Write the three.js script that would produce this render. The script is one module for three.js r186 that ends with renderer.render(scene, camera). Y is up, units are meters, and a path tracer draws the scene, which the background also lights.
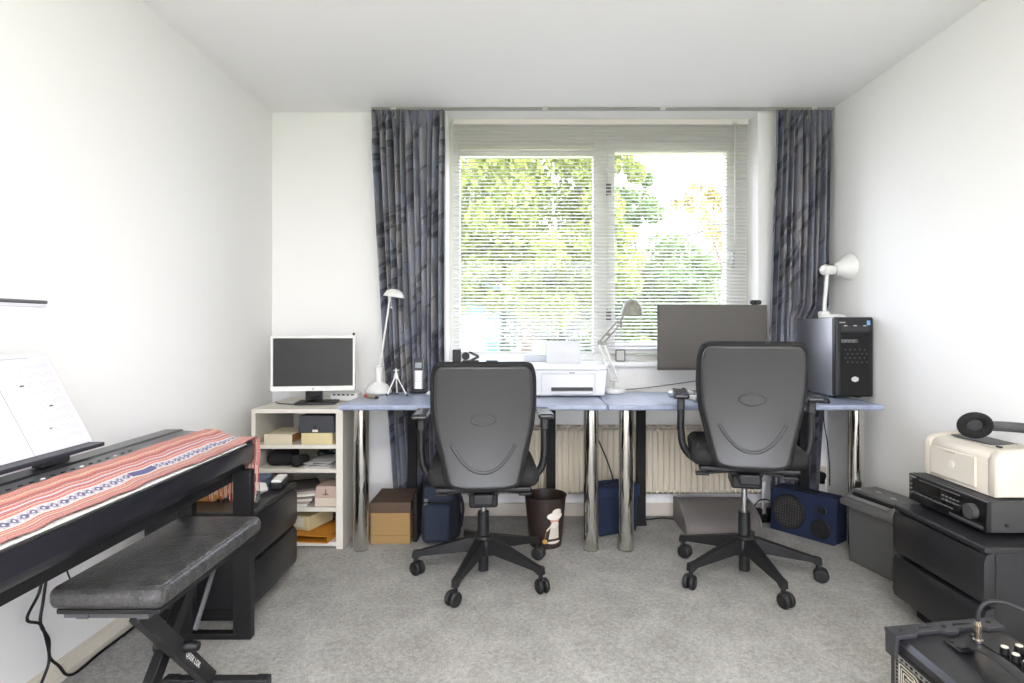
import * as THREE from 'three';
import { RoundedBoxGeometry } from 'three/addons/geometries/RoundedBoxGeometry.js';
import { mergeGeometries, toCreasedNormals } from 'three/addons/utils/BufferGeometryUtils.js';
import { RectAreaLightUniformsLib } from 'three/addons/lights/RectAreaLightUniformsLib.js';

// ------------------------------------------------------------------ camera, sky, sun, lights, exposure
const scene = new THREE.Scene();
const FOV = 2 * Math.atan(341.5 / 600) * 180 / Math.PI;
const camera = new THREE.PerspectiveCamera(FOV, 1024 / 683, 0.05, 200);
camera.position.set(0, 1.15, 0);
camera.setViewOffset(1024, 683, -11, 15.5, 1024, 683);      // shift lens: verticals stay upright
camera.updateProjectionMatrix();

const renderer = new THREE.WebGLRenderer({ antialias: true });
renderer.toneMapping = THREE.LinearToneMapping;
renderer.toneMappingExposure = 2.35;
renderer.shadowMap.enabled = true;
renderer.shadowMap.type = THREE.PCFSoftShadowMap;

{ // bright hazy summer sky: white near the horizon, pale blue overhead, the same all round
  const w = 64, h = 64, data = new Float32Array(w * h * 4);
  for (let j = 0; j < h; j++) for (let i = 0; i < w; i++) {
    const e = Math.max(0, ((j + 0.5) / h - 0.5) * 2), t = Math.pow(e, 0.6), k = (j * w + i) * 4;
    data[k] = 1.02 - 0.42 * t; data[k + 1] = 1.03 - 0.34 * t; data[k + 2] = 1.12 - 0.14 * t; data[k + 3] = 1;
  }
  const sky = new THREE.DataTexture(data, w, h, THREE.RGBAFormat, THREE.FloatType);
  sky.mapping = THREE.EquirectangularReflectionMapping; sky.magFilter = THREE.LinearFilter; sky.needsUpdate = true;
  scene.background = sky; scene.environment = sky;
  scene.backgroundIntensity = 4.5; scene.environmentIntensity = 4.5;
}
const sun = new THREE.DirectionalLight(new THREE.Color(1, 0.95, 0.85), 5.0);
sun.position.set(9, 9.5, 0); sun.target.position.set(0, 0, -0.0);
sun.castShadow = true; sun.shadow.camera.left = -30; sun.shadow.camera.right = 30; sun.shadow.camera.top = 30; sun.shadow.camera.bottom = -30;
sun.shadow.camera.far = 60; sun.shadow.mapSize.set(2048, 2048);
scene.add(sun, sun.target);
const CEILING_LAMP = 11;         // intensity of the flush ceiling panel behind the camera
RectAreaLightUniformsLib.init();

// ------------------------------------------------------------------ helpers
let seed = 1234567;
const rnd = () => { seed = (seed * 1664525 + 1013904223) >>> 0; return seed / 4294967296; };
const rr = (a, b) => a + (b - a) * rnd();
const V = (x, y, z) => new THREE.Vector3(x, y, z);
const D = Math.PI / 180;
const names = {};
function numbered(n) { const k = names[n] = (names[n] ?? -1) + 1; return k ? n + '_' + String(k).padStart(3, '0') : n; }
function clean(g) {
  const o = g.index ? g.toNonIndexed() : g.clone();
  if (!o.attributes.normal) o.computeVertexNormals();
  if (!o.attributes.uv) o.setAttribute('uv', new THREE.BufferAttribute(new Float32Array(o.attributes.position.count * 2), 2));
  for (const k of Object.keys(o.attributes)) if (!['position', 'normal', 'uv'].includes(k)) o.deleteAttribute(k);
  return o;
}
const mg = (...l) => { l = l.flat(); return l.length === 1 ? l[0] : mergeGeometries(l.map(clean)); };
const B = (w, h, d, x = 0, y = 0, z = 0) => new THREE.BoxGeometry(w, h, d).translate(x, y, z);
const B2 = (x0, x1, y0, y1, z0, z1) => B(x1 - x0, y1 - y0, z1 - z0, (x0 + x1) / 2, (y0 + y1) / 2, (z0 + z1) / 2);
const RB = (w, h, d, r, x = 0, y = 0, z = 0, s = 2) => new RoundedBoxGeometry(w, h, d, s, Math.min(r, w / 2.01, h / 2.01, d / 2.01)).translate(x, y, z);
const RB2 = (x0, x1, y0, y1, z0, z1, r = 0.004) => RB(x1 - x0, y1 - y0, z1 - z0, r, (x0 + x1) / 2, (y0 + y1) / 2, (z0 + z1) / 2);
const CY = (rt, rb, h, x = 0, y = 0, z = 0, s = 24) => new THREE.CylinderGeometry(rt, rb, h, s).translate(x, y, z);
const LA = (pts, s = 32) => new THREE.LatheGeometry(pts.map(p => new THREE.Vector2(p[0], p[1])), s);
const TU = (pts, r, n = 40, rs = 8) => new THREE.TubeGeometry(new THREE.CatmullRomCurve3(pts.map(p => V(...p))), n, r, rs, false);
function bar(a, b, r, s = 12, r2 = r) { // cylinder between two points
  const A = V(...a), Bv = V(...b), d = Bv.clone().sub(A), g = new THREE.CylinderGeometry(r2, r, d.length(), s);
  g.applyQuaternion(new THREE.Quaternion().setFromUnitVectors(V(0, 1, 0), d.clone().normalize()));
  return g.translate((A.x + Bv.x) / 2, (A.y + Bv.y) / 2, (A.z + Bv.z) / 2);
}
function beam(a, b, w, h, up = V(0, 1, 0), r = 0.004) { // square bar between two points; h along up
  const A = V(...a), Bv = V(...b), d = Bv.clone().sub(A), L = d.length(); d.normalize();
  const x = new THREE.Vector3().crossVectors(up, d).normalize(), y = new THREE.Vector3().crossVectors(d, x).normalize();
  const g = new RoundedBoxGeometry(w, h, L, 1, Math.min(r, w / 2.1, h / 2.1));
  return g.applyMatrix4(new THREE.Matrix4().makeBasis(x, y, d).setPosition((A.x + Bv.x) / 2, (A.y + Bv.y) / 2, (A.z + Bv.z) / 2));
}
function EX(pts, depth, bevel = 0, holes = [], seg = 2) { // extrude a polygon (or Shape) along +z
  const s = pts.getPoints ? pts : new THREE.Shape(pts.map(p => new THREE.Vector2(p[0], p[1])));
  for (const h of holes) s.holes.push(new THREE.Path(h.map(p => new THREE.Vector2(p[0], p[1]))));
  return new THREE.ExtrudeGeometry(s, { depth: depth - 2 * bevel, bevelEnabled: bevel > 0, bevelSize: bevel, bevelThickness: bevel, bevelOffset: -bevel, bevelSegments: seg, curveSegments: 12 }).translate(0, 0, bevel);
}
function rrect(w, h, r, x = 0, y = 0) {
  const s = new THREE.Shape(), a = x - w / 2, b = x + w / 2, c = y - h / 2, d = y + h / 2;
  s.moveTo(a + r, c); s.lineTo(b - r, c); s.absarc(b - r, c + r, r, -Math.PI / 2, 0); s.lineTo(b, d - r); s.absarc(b - r, d - r, r, 0, Math.PI / 2);
  s.lineTo(a + r, d); s.absarc(a + r, d - r, r, Math.PI / 2, Math.PI); s.lineTo(a, c + r); s.absarc(a + r, c + r, r, Math.PI, 1.5 * Math.PI);
  return s;
}
function warp(g, f) { const p = g.attributes.position, v = V(0, 0, 0); for (let i = 0; i < p.count; i++) { v.fromBufferAttribute(p, i); f(v, i); p.setXYZ(i, v.x, v.y, v.z); } g.computeVertexNormals(); return g; }
function grid(nu, nv, f) { // f(u,v) -> [x,y,z,(uvx,uvy)]
  const pos = [], uv = [], idx = [];
  for (let j = 0; j <= nv; j++) for (let i = 0; i <= nu; i++) { const r = f(i / nu, j / nv); pos.push(r[0], r[1], r[2]); uv.push(r[3] ?? i / nu, r[4] ?? j / nv); }
  for (let j = 0; j < nv; j++) for (let i = 0; i < nu; i++) { const a = j * (nu + 1) + i; idx.push(a, a + 1, a + nu + 2, a, a + nu + 2, a + nu + 1); }
  const g = new THREE.BufferGeometry(); g.setAttribute('position', new THREE.Float32BufferAttribute(pos, 3)); g.setAttribute('uv', new THREE.Float32BufferAttribute(uv, 2)); g.setIndex(idx); g.computeVertexNormals(); return g;
}
function boxUV(g) { // uv in metres by dominant normal
  g = g.index ? g.toNonIndexed() : g; const p = g.attributes.position, n = g.attributes.normal, uv = new Float32Array(p.count * 2);
  for (let i = 0; i < p.count; i++) { const a = Math.abs(n.getX(i)), b = Math.abs(n.getY(i)), c = Math.abs(n.getZ(i)); const x = p.getX(i), y = p.getY(i), z = p.getZ(i);
    if (b >= a && b >= c) { uv[2 * i] = x; uv[2 * i + 1] = z; } else if (a >= c) { uv[2 * i] = z; uv[2 * i + 1] = y; } else { uv[2 * i] = x; uv[2 * i + 1] = y; } }
  g.setAttribute('uv', new THREE.BufferAttribute(uv, 2)); return g;
}
function mesh(name, g, m, parent) { const o = new THREE.Mesh(g, m); o.name = name; o.castShadow = o.receiveShadow = true; parent.add(o); return o; }
function thing(name, label, category, pos = [0, 0, 0], turn = 0, group) {
  const o = new THREE.Group(); o.name = numbered(name); o.position.set(...pos); o.rotation.y = turn; o.userData = { label, category }; if (group) o.userData.group = group; scene.add(o); return o;
}
function one(name, label, category, g, m, pos = [0, 0, 0], turn = 0, group) { // a thing that is one mesh
  const o = mesh(numbered(name), g, m, scene); o.position.set(...pos); o.rotation.y = turn; o.userData = { label, category }; if (group) o.userData.group = group; return o;
}
function struct(name, g, m, label, category) { const o = g ? mesh(name, g, m, scene) : new THREE.Group(); o.name = name; if (!g) scene.add(o); o.userData = { kind: 'structure', label, category }; return o; }

// ------------------------------------------------------------------ textures
function noise2(n, cells, s0) { // tileable value noise, n*n, in 0..1
  const L = new Float32Array(cells * cells); let s = s0 >>> 0; for (let i = 0; i < L.length; i++) { s = (s * 1664525 + 1013904223) >>> 0; L[i] = s / 4294967296; }
  const out = new Float32Array(n * n), sm = t => t * t * (3 - 2 * t);
  for (let j = 0; j < n; j++) for (let i = 0; i < n; i++) { const x = i / n * cells, y = j / n * cells, a = Math.floor(x), b = Math.floor(y), u = sm(x - a), v = sm(y - b), c = (a + 1) % cells, d = (b + 1) % cells;
    out[j * n + i] = (L[b * cells + a] * (1 - u) + L[b * cells + c] * u) * (1 - v) + (L[d * cells + a] * (1 - u) + L[d * cells + c] * u) * v; }
  return out;
}
function tex(n, f, rep = [1, 1], srgb = true) { // f(k,i,j) -> [r,g,b] 0..255
  const d = new Uint8Array(n * n * 4); for (let j = 0; j < n; j++) for (let i = 0; i < n; i++) { const k = j * n + i, c = f(k, i, j); d[4 * k] = c[0]; d[4 * k + 1] = c[1]; d[4 * k + 2] = c[2]; d[4 * k + 3] = 255; }
  const t = new THREE.DataTexture(d, n, n); t.wrapS = t.wrapT = THREE.RepeatWrapping; t.magFilter = THREE.LinearFilter; t.minFilter = THREE.LinearMipmapLinearFilter; t.generateMipmaps = true; t.repeat.set(...rep); if (srgb) t.colorSpace = THREE.SRGBColorSpace; t.needsUpdate = true; return t;
}
const cl = v => Math.max(0, Math.min(255, v));
function canvasTex(w, h, draw, srgb = true) { const c = document.createElement('canvas'); c.width = w; c.height = h; draw(c.getContext('2d'), w, h); const t = new THREE.CanvasTexture(c); if (srgb) t.colorSpace = THREE.SRGBColorSpace; t.magFilter = THREE.LinearFilter; t.anisotropy = 4; return t; }
const nf = noise2(256, 128, 11), nm = noise2(256, 40, 12), nc = noise2(256, 9, 13), nd = noise2(256, 4, 14);
const mat = (c, rough = 0.6, o = {}) => new THREE.MeshStandardMaterial({ color: c, roughness: rough, ...o });
const wallBump = tex(256, k => { const v = 128 + 90 * (nm[k] - 0.5) + 60 * (nf[k] - 0.5); return [v, v, v]; }, [2, 2], false);
const M = {
  wall: mat(0xf8f7f4, 0.95, { bumpMap: wallBump, bumpScale: 0.0006 }),
  ceil: mat(0xfaf9f8, 0.95),
  white: mat(0xeeeeec, 0.4), whitePlastic: mat(0xe8e7e4, 0.35), cream: mat(0xdcd5c6, 0.45), creamPlastic: mat(0xd4ccbd, 0.42),
  frame: mat(0xdcdad4, 0.3), blind: mat(0xd9d9d6, 0.45), rail: mat(0xd5d3cc, 0.4),
  black: mat(0x0f0f11, 0.45), blackMatte: mat(0x0f0f10, 0.8), blackGloss: mat(0x101012, 0.2), charcoal: mat(0x202022, 0.5), dark: mat(0x1d1d20, 0.5),
  grey: mat(0x6c6b69, 0.5), midGrey: mat(0x57575a, 0.55), silver: mat(0xb9babd, 0.35, { metalness: 0.6 }), steel: mat(0xc8c8ca, 0.25, { metalness: 1 }),
  chrome: mat(0xd8d6d2, 0.08, { metalness: 1 }), rubber: mat(0x151516, 0.6),
  chairShell: mat(0x414142, 0.36, { bumpMap: tex(256, k => { const v = 255 * nf[k]; return [v, v, v]; }, [1, 1], false), bumpScale: 0.0002 }),
  chairFabric: mat(0x19191a, 0.8), armPad: mat(0x2c2c2f, 0.2), basePlastic: mat(0x19191b, 0.45),
  paper: mat(0xe9e9ea, 0.9), bookcase: mat(0xd8d3c8, 0.55), screen: mat(0x1f1d1b, 0.45), screenGrey: mat(0x524e4a, 0.42),
  navy: mat(0x192542, 0.85), blueBag: mat(0x15223c, 0.8), glass: new THREE.MeshPhysicalMaterial({ color: 0xffffff, transmission: 1, roughness: 0, thickness: 0, ior: 1.45 }),
};

// ------------------------------------------------------------------ room shell
const XL = -1.525, XR = 1.85, ZB = -3.652, ZF = 1.6, H = 2.45;
const WX0 = -0.469, WX1 = 1.43, SILL = 0.93;
{
  const carpet = tex(512, (() => { const a = noise2(512, 256, 3), b = noise2(512, 90, 4), c = noise2(512, 12, 5), d = noise2(512, 5, 6); return k => { const v = 163 + 28 * (a[k] - 0.5) + 22 * (b[k] - 0.5) + 15 * (c[k] - 0.5) + 12 * (d[k] - 0.5); return [cl(v + 1), cl(v - 1), cl(v - 6)]; }; })(), [1 / 0.9, 1 / 0.9]);
  const cb = tex(512, (() => { const a = noise2(512, 256, 3), b = noise2(512, 90, 4); return k => { const v = 255 * (0.65 * a[k] + 0.35 * b[k]); return [v, v, v]; }; })(), [1 / 0.9, 1 / 0.9], false);
  struct('floor', boxUV(B2(XL - 0.2, XR + 0.2, -0.12, 0, ZB - 0.25, ZF + 0.2)), mat(0xffffff, 1, { map: carpet, bumpMap: cb, bumpScale: 0.002 }), 'light grey short pile carpet floor', 'floor');
}
struct('ceiling', B2(XL - 0.2, XR + 0.2, H, H + 0.15, ZB - 0.3, ZF + 0.2), M.ceil, 'plain white ceiling', 'ceiling');
struct('wall_left', boxUV(B2(XL - 0.2, XL, 0, H, ZB - 0.25, ZF + 0.2)), M.wall, 'white plastered wall behind the piano', 'wall');
struct('wall_right', boxUV(B2(XR, XR + 0.2, 0, H, ZB - 0.25, ZF + 0.2)), M.wall, 'white plastered wall beside the computer tower', 'wall');
struct('wall_back', boxUV(mg(B2(XL, WX0, 0, H, ZB - 0.25, ZB), B2(WX1, XR, 0, H, ZB - 0.25, ZB), B2(WX0, WX1, 0, SILL - 0.025, ZB - 0.25, ZB))), M.wall, 'white wall around and below the window', 'wall');
// wall behind the camera with wide glazed garden doors
const RX0 = -1.2, RX1 = 1.5, RY0 = 0.08, RY1 = 2.2;
struct('wall_front', mg(B2(XL, RX0, 0, H, ZF, ZF + 0.2), B2(RX1, XR, 0, H, ZF, ZF + 0.2), B2(RX0, RX1, 0, RY0, ZF, ZF + 0.2), B2(RX0, RX1, RY1, H, ZF, ZF + 0.2)), M.wall, 'white wall behind the camera with garden doors', 'wall');
{
  const w = struct('window_2', null, null, 'wide glazed garden doors behind the camera', 'window');
  const z = ZF + 0.12, n = 3, W = (RX1 - RX0) / n;
  mesh('window_frame', mg(B2(RX0, RX1, RY0, RY0 + 0.06, z - 0.03, z + 0.03), B2(RX0, RX1, RY1 - 0.06, RY1, z - 0.03, z + 0.03), ...[0, 1, 2, 3].map(i => B2(RX0 + i * W - 0.03, RX0 + i * W + 0.03, RY0, RY1, z - 0.03, z + 0.03))), M.frame, w);
  for (let i = 0; i < n; i++) mesh('glass_pane', B2(RX0 + i * W + 0.03, RX0 + (i + 1) * W - 0.03, RY0 + 0.06, RY1 - 0.06, z - 0.001, z + 0.001), M.glass, w);
}
{ // cream skirting
  const prof = [[0, 0], [0.034, 0], [0.034, 0.022], [0.022, 0.05], [0, 0.055]];
  const g = EX(prof, ZF - ZB, 0); g.translate(XL, 0, ZB);
  struct('baseboard_left', g, mat(0xe4dccb, 0.5), 'low cream skirting along the piano wall', 'baseboard');
  struct('baseboard_back', B2(XL, XR, 0, 0.075, ZB, ZB + 0.018), mat(0xd3cabb, 0.5), 'low cream skirting under the radiator', 'baseboard');
  struct('baseboard_right', B2(XR - 0.02, XR, 0, 0.06, ZB, ZF), mat(0xd9cfba, 0.5), 'low cream skirting along the right wall', 'baseboard');
}
{ // window with a fixed left light and a side-hung right sash
  const w = struct('window_1', null, null, 'wide white window with two lights above the desks', 'window');
  const z0 = ZB - 0.25, z1 = ZB - 0.18;
  const F = (x0, x1, y0, y1, a = z0, b = z1) => RB2(x0, x1, y0, y1, a, b, 0.004);
  mesh('window_frame', mg(F(WX0, -0.404, SILL, H), F(0.449, 0.54, SILL, H), F(1.36, WX1, SILL, H), F(-0.41, 0.455, 2.32, H - 0.001, z0, z1 - 0.002), F(0.535, 1.365, 2.32, H - 0.001, z0, z1 - 0.002), F(-0.41, 0.455, SILL + 0.001, 0.965, z0, z1 - 0.002), F(0.535, 1.365, SILL + 0.001, 0.965, z0, z1 - 0.002), F(-0.41, 0.455, 2.24, 2.325, z0, z1 - 0.012), F(-0.41, 0.455, 0.96, 0.98, z0, z1 - 0.012)), M.frame, w);
  mesh('vent_strip', F(-0.40, 0.445, 2.275, 2.30, z1 - 0.02, z1 + 0.008), M.cream, w);
  const s = mesh('sash', mg(F(0.535, 0.585, 0.97, 2.325, z0, z1 + 0.012), F(1.295, 1.365, 0.97, 2.325, z0, z1 + 0.012), F(0.58, 1.30, 2.262, 2.325, z0, z1 + 0.012), F(0.58, 1.30, 0.97, 1.04, z0, z1 + 0.012)), M.frame, w);
  mesh('glass_pane', B2(0.58, 1.30, 1.035, 2.27, z0 + 0.03, z0 + 0.032), M.glass, s);
  mesh('glass_pane', B2(-0.41, 0.455, 0.975, 2.25, z0 + 0.03, z0 + 0.032), M.glass, w);
  for (const y of [1.22, 2.02]) mesh('hinge', mg(B(0.03, 0.07, 0.012, 0.545, y, z1 + 0.012), CY(0.006, 0.006, 0.08, 0.535, y, z1 + 0.018, 10)), M.grey, w);
  mesh('handle', mg(RB(0.025, 0.06, 0.015, 0.004, 1.33, 1.6, z1 + 0.018), RB(0.02, 0.11, 0.015, 0.005, 1.33, 1.57, z1 + 0.035)), M.silver, w);
  mesh('window_sill', RB2(WX0 - 0.03, WX1 + 0.03, SILL - 0.025, SILL, z1, ZB + 0.055, 0.006), M.white, w);
}
{ // flush ceiling panel behind the camera
  const t = thing('ceiling_panel_light', 'flush white panel light on the ceiling behind the camera', 'ceiling light', [0.2, H, 0.55]);
  mesh('housing', RB(1.3, 0.05, 0.9, 0.01, 0, -0.025, 0), M.white, t);
  mesh('diffuser', B(1.24, 0.006, 0.84, 0, -0.052, 0), mat(0xffffff, 0.6, { emissive: 0xfff4e6, emissiveIntensity: 1.2 }), t);
  const l = new THREE.RectAreaLight(new THREE.Color(1, 0.955, 0.93), CEILING_LAMP, 1.24, 0.84); l.position.set(0, -0.06, 0); l.rotation.x = -Math.PI / 2; t.add(l); l.name = 'panel_glow';
}

// ------------------------------------------------------------------ outdoors
struct('ground', B2(-40, 40, -0.5, -0.35, -60, 30), mat(0x7d8560, 1), 'green lawn outside the window', 'ground');
{
  const leafM = c => new THREE.MeshPhysicalMaterial({ color: c, roughness: 0.95, transmission: 0.35, thickness: 0, side: THREE.DoubleSide });
  const bark = mat(0x6b5a48, 0.95);
  function foliage(n, cx, cy, cz, rx, ry, rz, size, lumps) {
    const pos = [], nor = [];
    const L = []; for (let i = 0; i < lumps; i++) { const a = rr(0, 6.283), b = Math.acos(rr(-1, 1)), q = Math.pow(rnd(), 0.45); L.push([cx + rx * q * Math.sin(b) * Math.cos(a), cy + ry * q * Math.cos(b), cz + rz * q * Math.sin(b) * Math.sin(a), rr(0.18, 0.36) * Math.min(rx, ry)]); }
    const q = new THREE.Quaternion(), e = new THREE.Euler(), v = V(0, 0, 0);
    const P = [[-0.35, 0, 0], [0, -0.5, 0.05], [0.35, 0, 0], [-0.35, 0, 0], [0.35, 0, 0], [0, 0.6, 0.05]];
    for (let i = 0; i < n; i++) { const l = L[Math.floor(rnd() * lumps)]; const a = rr(0, 6.283), b = Math.acos(rr(-1, 1)), r = l[3] * Math.pow(rnd(), 0.4);
      e.set(rr(-1.6, 1.6), rr(0, 6.28), rr(-0.8, 0.8)); q.setFromEuler(e); const s = size * rr(0.7, 1.3);
      for (const p of P) { v.set(p[0] * s, p[1] * s, p[2] * s).applyQuaternion(q); pos.push(l[0] + r * Math.sin(b) * Math.cos(a) + v.x, l[1] + r * Math.cos(b) + v.y, l[2] + r * Math.sin(b) * Math.sin(a) + v.z); } }
    const g = new THREE.BufferGeometry(); g.setAttribute('position', new THREE.Float32BufferAttribute(pos, 3)); g.computeVertexNormals(); g.setAttribute('uv', new THREE.Float32BufferAttribute(new Float32Array(pos.length / 3 * 2), 2)); return g;
  }
  function tree(label, x, z, trunkTop, r, crowns, col, size, cat = 'tree', nm = 'garden_tree') {
    const t = thing(nm, label, cat, [x, -0.35, z]);
    const tr = [bar([0, 0, 0], [0.05, trunkTop, 0], r, 10, r * 0.6)];
    for (const c of crowns) tr.push(bar([0.05, trunkTop * 0.8, 0], [c[1], c[2], c[3]], r * 0.5, 8, r * 0.12));
    mesh('trunk', mg(tr), bark, t);
    for (const c of crowns) { const o = mesh('foliage', foliage(c[0], c[1], c[2], c[3], c[4], c[5], c[6], size, c[7] ?? 26), col, t); o.userData.kind = 'stuff'; }
  }
  const lime = leafM(0x97a347), green = leafM(0x71884a), deep = leafM(0x5b7544), gold = leafM(0xa99a52);
  tree('tall lime green tree filling the left window light', 0.05, -10.5, 2.6, 0.14, [[15000, -0.1, 3.5, 0, 1.8, 1.6, 1.2, 80], [7000, 0.8, 2.3, 0.4, 1.3, 1.0, 0.9, 46], [3600, -1.0, 2.5, 0.3, 0.8, 0.9, 0.8, 18], [4400, 1.1, 4.0, 0, 0.9, 0.9, 0.9, 20]], lime, 0.125);
  tree('dense mid green tree in the lower right window light', 2.7, -12.5, 1.6, 0.13, [[9500, 0, 2.0, 0, 1.6, 1.2, 1.0, 60], [2600, -0.6, 4.3, 0, 0.8, 1.2, 0.7, 18]], green, 0.13);
  tree('sparse yellowish tree against the sky at upper right', 5.4, -16, 3.2, 0.12, [[700, -0.5, 4.4, 0, 1.3, 0.8, 0.9, 16], [420, 0.9, 4.6, 0.2, 1.0, 0.6, 0.7, 12]], gold, 0.16);
  tree('long dark green hedge low behind the left window light', 0.2, -17.2, 0.4, 0.06, [[9000, 0.2, 1.4, 0, 3.4, 1.1, 0.4, 110]], deep, 0.2, 'hedge', 'garden_hedge');
  tree('golden rounded shrub below the left window light', 0.45, -7.2, 0.3, 0.05, [[900, 0, 1.0, 0, 0.34, 0.35, 0.3, 12]], gold, 0.09, 'shrub', 'garden_shrub');
  tree('yellow green shrub under the right window light', 1.75, -8.6, 0.4, 0.05, [[1800, 0, 0.85, 0, 0.7, 0.5, 0.5, 16]], lime, 0.12, 'shrub', 'garden_shrub');
  // white neighbouring house
  const h = thing('neighbour_house', 'white rendered house with dark windows beyond the trees', 'house', [7.6, -0.35, -24]);
  mesh('wall', EX([[-2.95, 0], [2.95, 0], [2.95, 4.32], [0.2, 5.3], [-2.95, 4.32]], 5, 0).translate(0, 0, -2.5), mat(0xcfcac6, 0.9), h);
  mesh('roof', EX([[-3.1, 4.4], [-3.0, 4.3], [0.2, 5.35], [3.0, 4.3], [3.1, 4.4], [0.2, 5.55]], 5.3, 0).translate(0, 0, -2.65), mat(0x8f8c8a, 0.9), h);
  for (const [x, y] of [[-1.2, 1.6], [0.2, 1.6], [-1.2, 3.7], [0.2, 3.7], [1.6, 3.7], [1.6, 1.6]]) { const wn = mesh('window', B(0.95, 1.25, 0.08, x, y, 2.5), M.white, h); mesh('pane', B(0.78, 1.08, 0.02, x, y, 2.55), mat(0x59636e, 0.15), wn); }
  // brick shed and pale blue shed
  const sh = thing('brick_shed', 'pinkish brick garden shed seen behind the right window light', 'shed', [3.7, -0.35, -14.5]);
  mesh('wall', B(1.4, 2.3, 1.2, 0, 1.15, 0), mat(0x9a7768, 0.9), sh); mesh('roof', B(1.6, 0.1, 1.4, 0, 2.35, 0), mat(0x8b8580, 0.9), sh);
  const bs = thing('blue_shed', 'pale blue garden shed glimpsed through the left tree', 'shed', [-1.35, -0.35, -14.5]);
  mesh('wall', B(1.5, 2.3, 1.4, 0, 1.15, 0), mat(0x5f8fc0, 0.8), bs); mesh('roof', EX([[-0.9, 2.3], [0.9, 2.3], [0, 3.1]], 1.6, 0).translate(0, 0, -0.8), mat(0x6f9bc8, 0.8), bs); mesh('door', B(0.6, 1.7, 0.03, 0.2, 0.9, 0.71), mat(0xdfeaf5, 0.7), bs);
}

// ------------------------------------------------------------------ venetian blind
{
  const bz = -3.775, t = thing('venetian_blind', 'white venetian blind with open slats across the window', 'blind', [0.485, 0, bz]);
  const W = 1.845, pitch = 0.0217, top = 2.398;
  mesh('headrail', RB(W + 0.01, 0.035, 0.03, 0.003, 0, 2.431, 0), mat(0xe3ded6, 0.4), t);
  const sl = grid(1, 8, (u, v) => { const a = (v - 0.5) * 0.9, R = 0.0278, zz = R * Math.sin(a) , yy = R * (Math.cos(a) - Math.cos(0.45)) - 0.001; return [(u - 0.5) * W, yy, zz]; });
  const under = sl.clone(); under.translate(0, -0.0004, 0); under.setIndex([...under.index.array].reverse()); under.computeVertexNormals();
  const sg = mergeGeometries([sl, under]); sg.rotateX(28 * D);
  let y = top, n = 0; for (; y > 1.0; y -= pitch, n++) { const s = mesh('slat', sg, M.blind, t); s.position.y = y; }
  mesh('bottom_rail', RB(W, 0.014, 0.024, 0.005, 0, y - 0.004, 0), M.blind, t);
  for (const x of [-0.312, 0.2176, 0.742, 1.283]) mesh('ladder_cord', mg(...[-0.0125, 0.0125].map(z => CY(0.0007, 0.0007, top + 0.02 - y, x - 0.485, (top + 0.02 + y) / 2, z, 5))), M.cream, t);
  mesh('tilt_wand', mg(CY(0.004, 0.004, 0.75, 0.84, 2.03, 0.022, 8), RB(0.03, 0.018, 0.02, 0.004, 0.84, 2.42, 0.02)), M.rail, t);
}
{ // curtain track on the ceiling
  const t = thing('curtain_track', 'slim grey curtain track fixed to the ceiling', 'curtain track', [0.48, 2.45, -3.572]);
  mesh('track', RB(2.76, 0.014, 0.022, 0.003, 0, -0.008, 0), mat(0x9a9994, 0.4), t);
  for (const x of [-1.25, -0.35, 0.35, 1.25]) mesh('bracket', RB(0.03, 0.016, 0.034, 0.003, x, -0.008, 0), M.rail, t);
}
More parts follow.
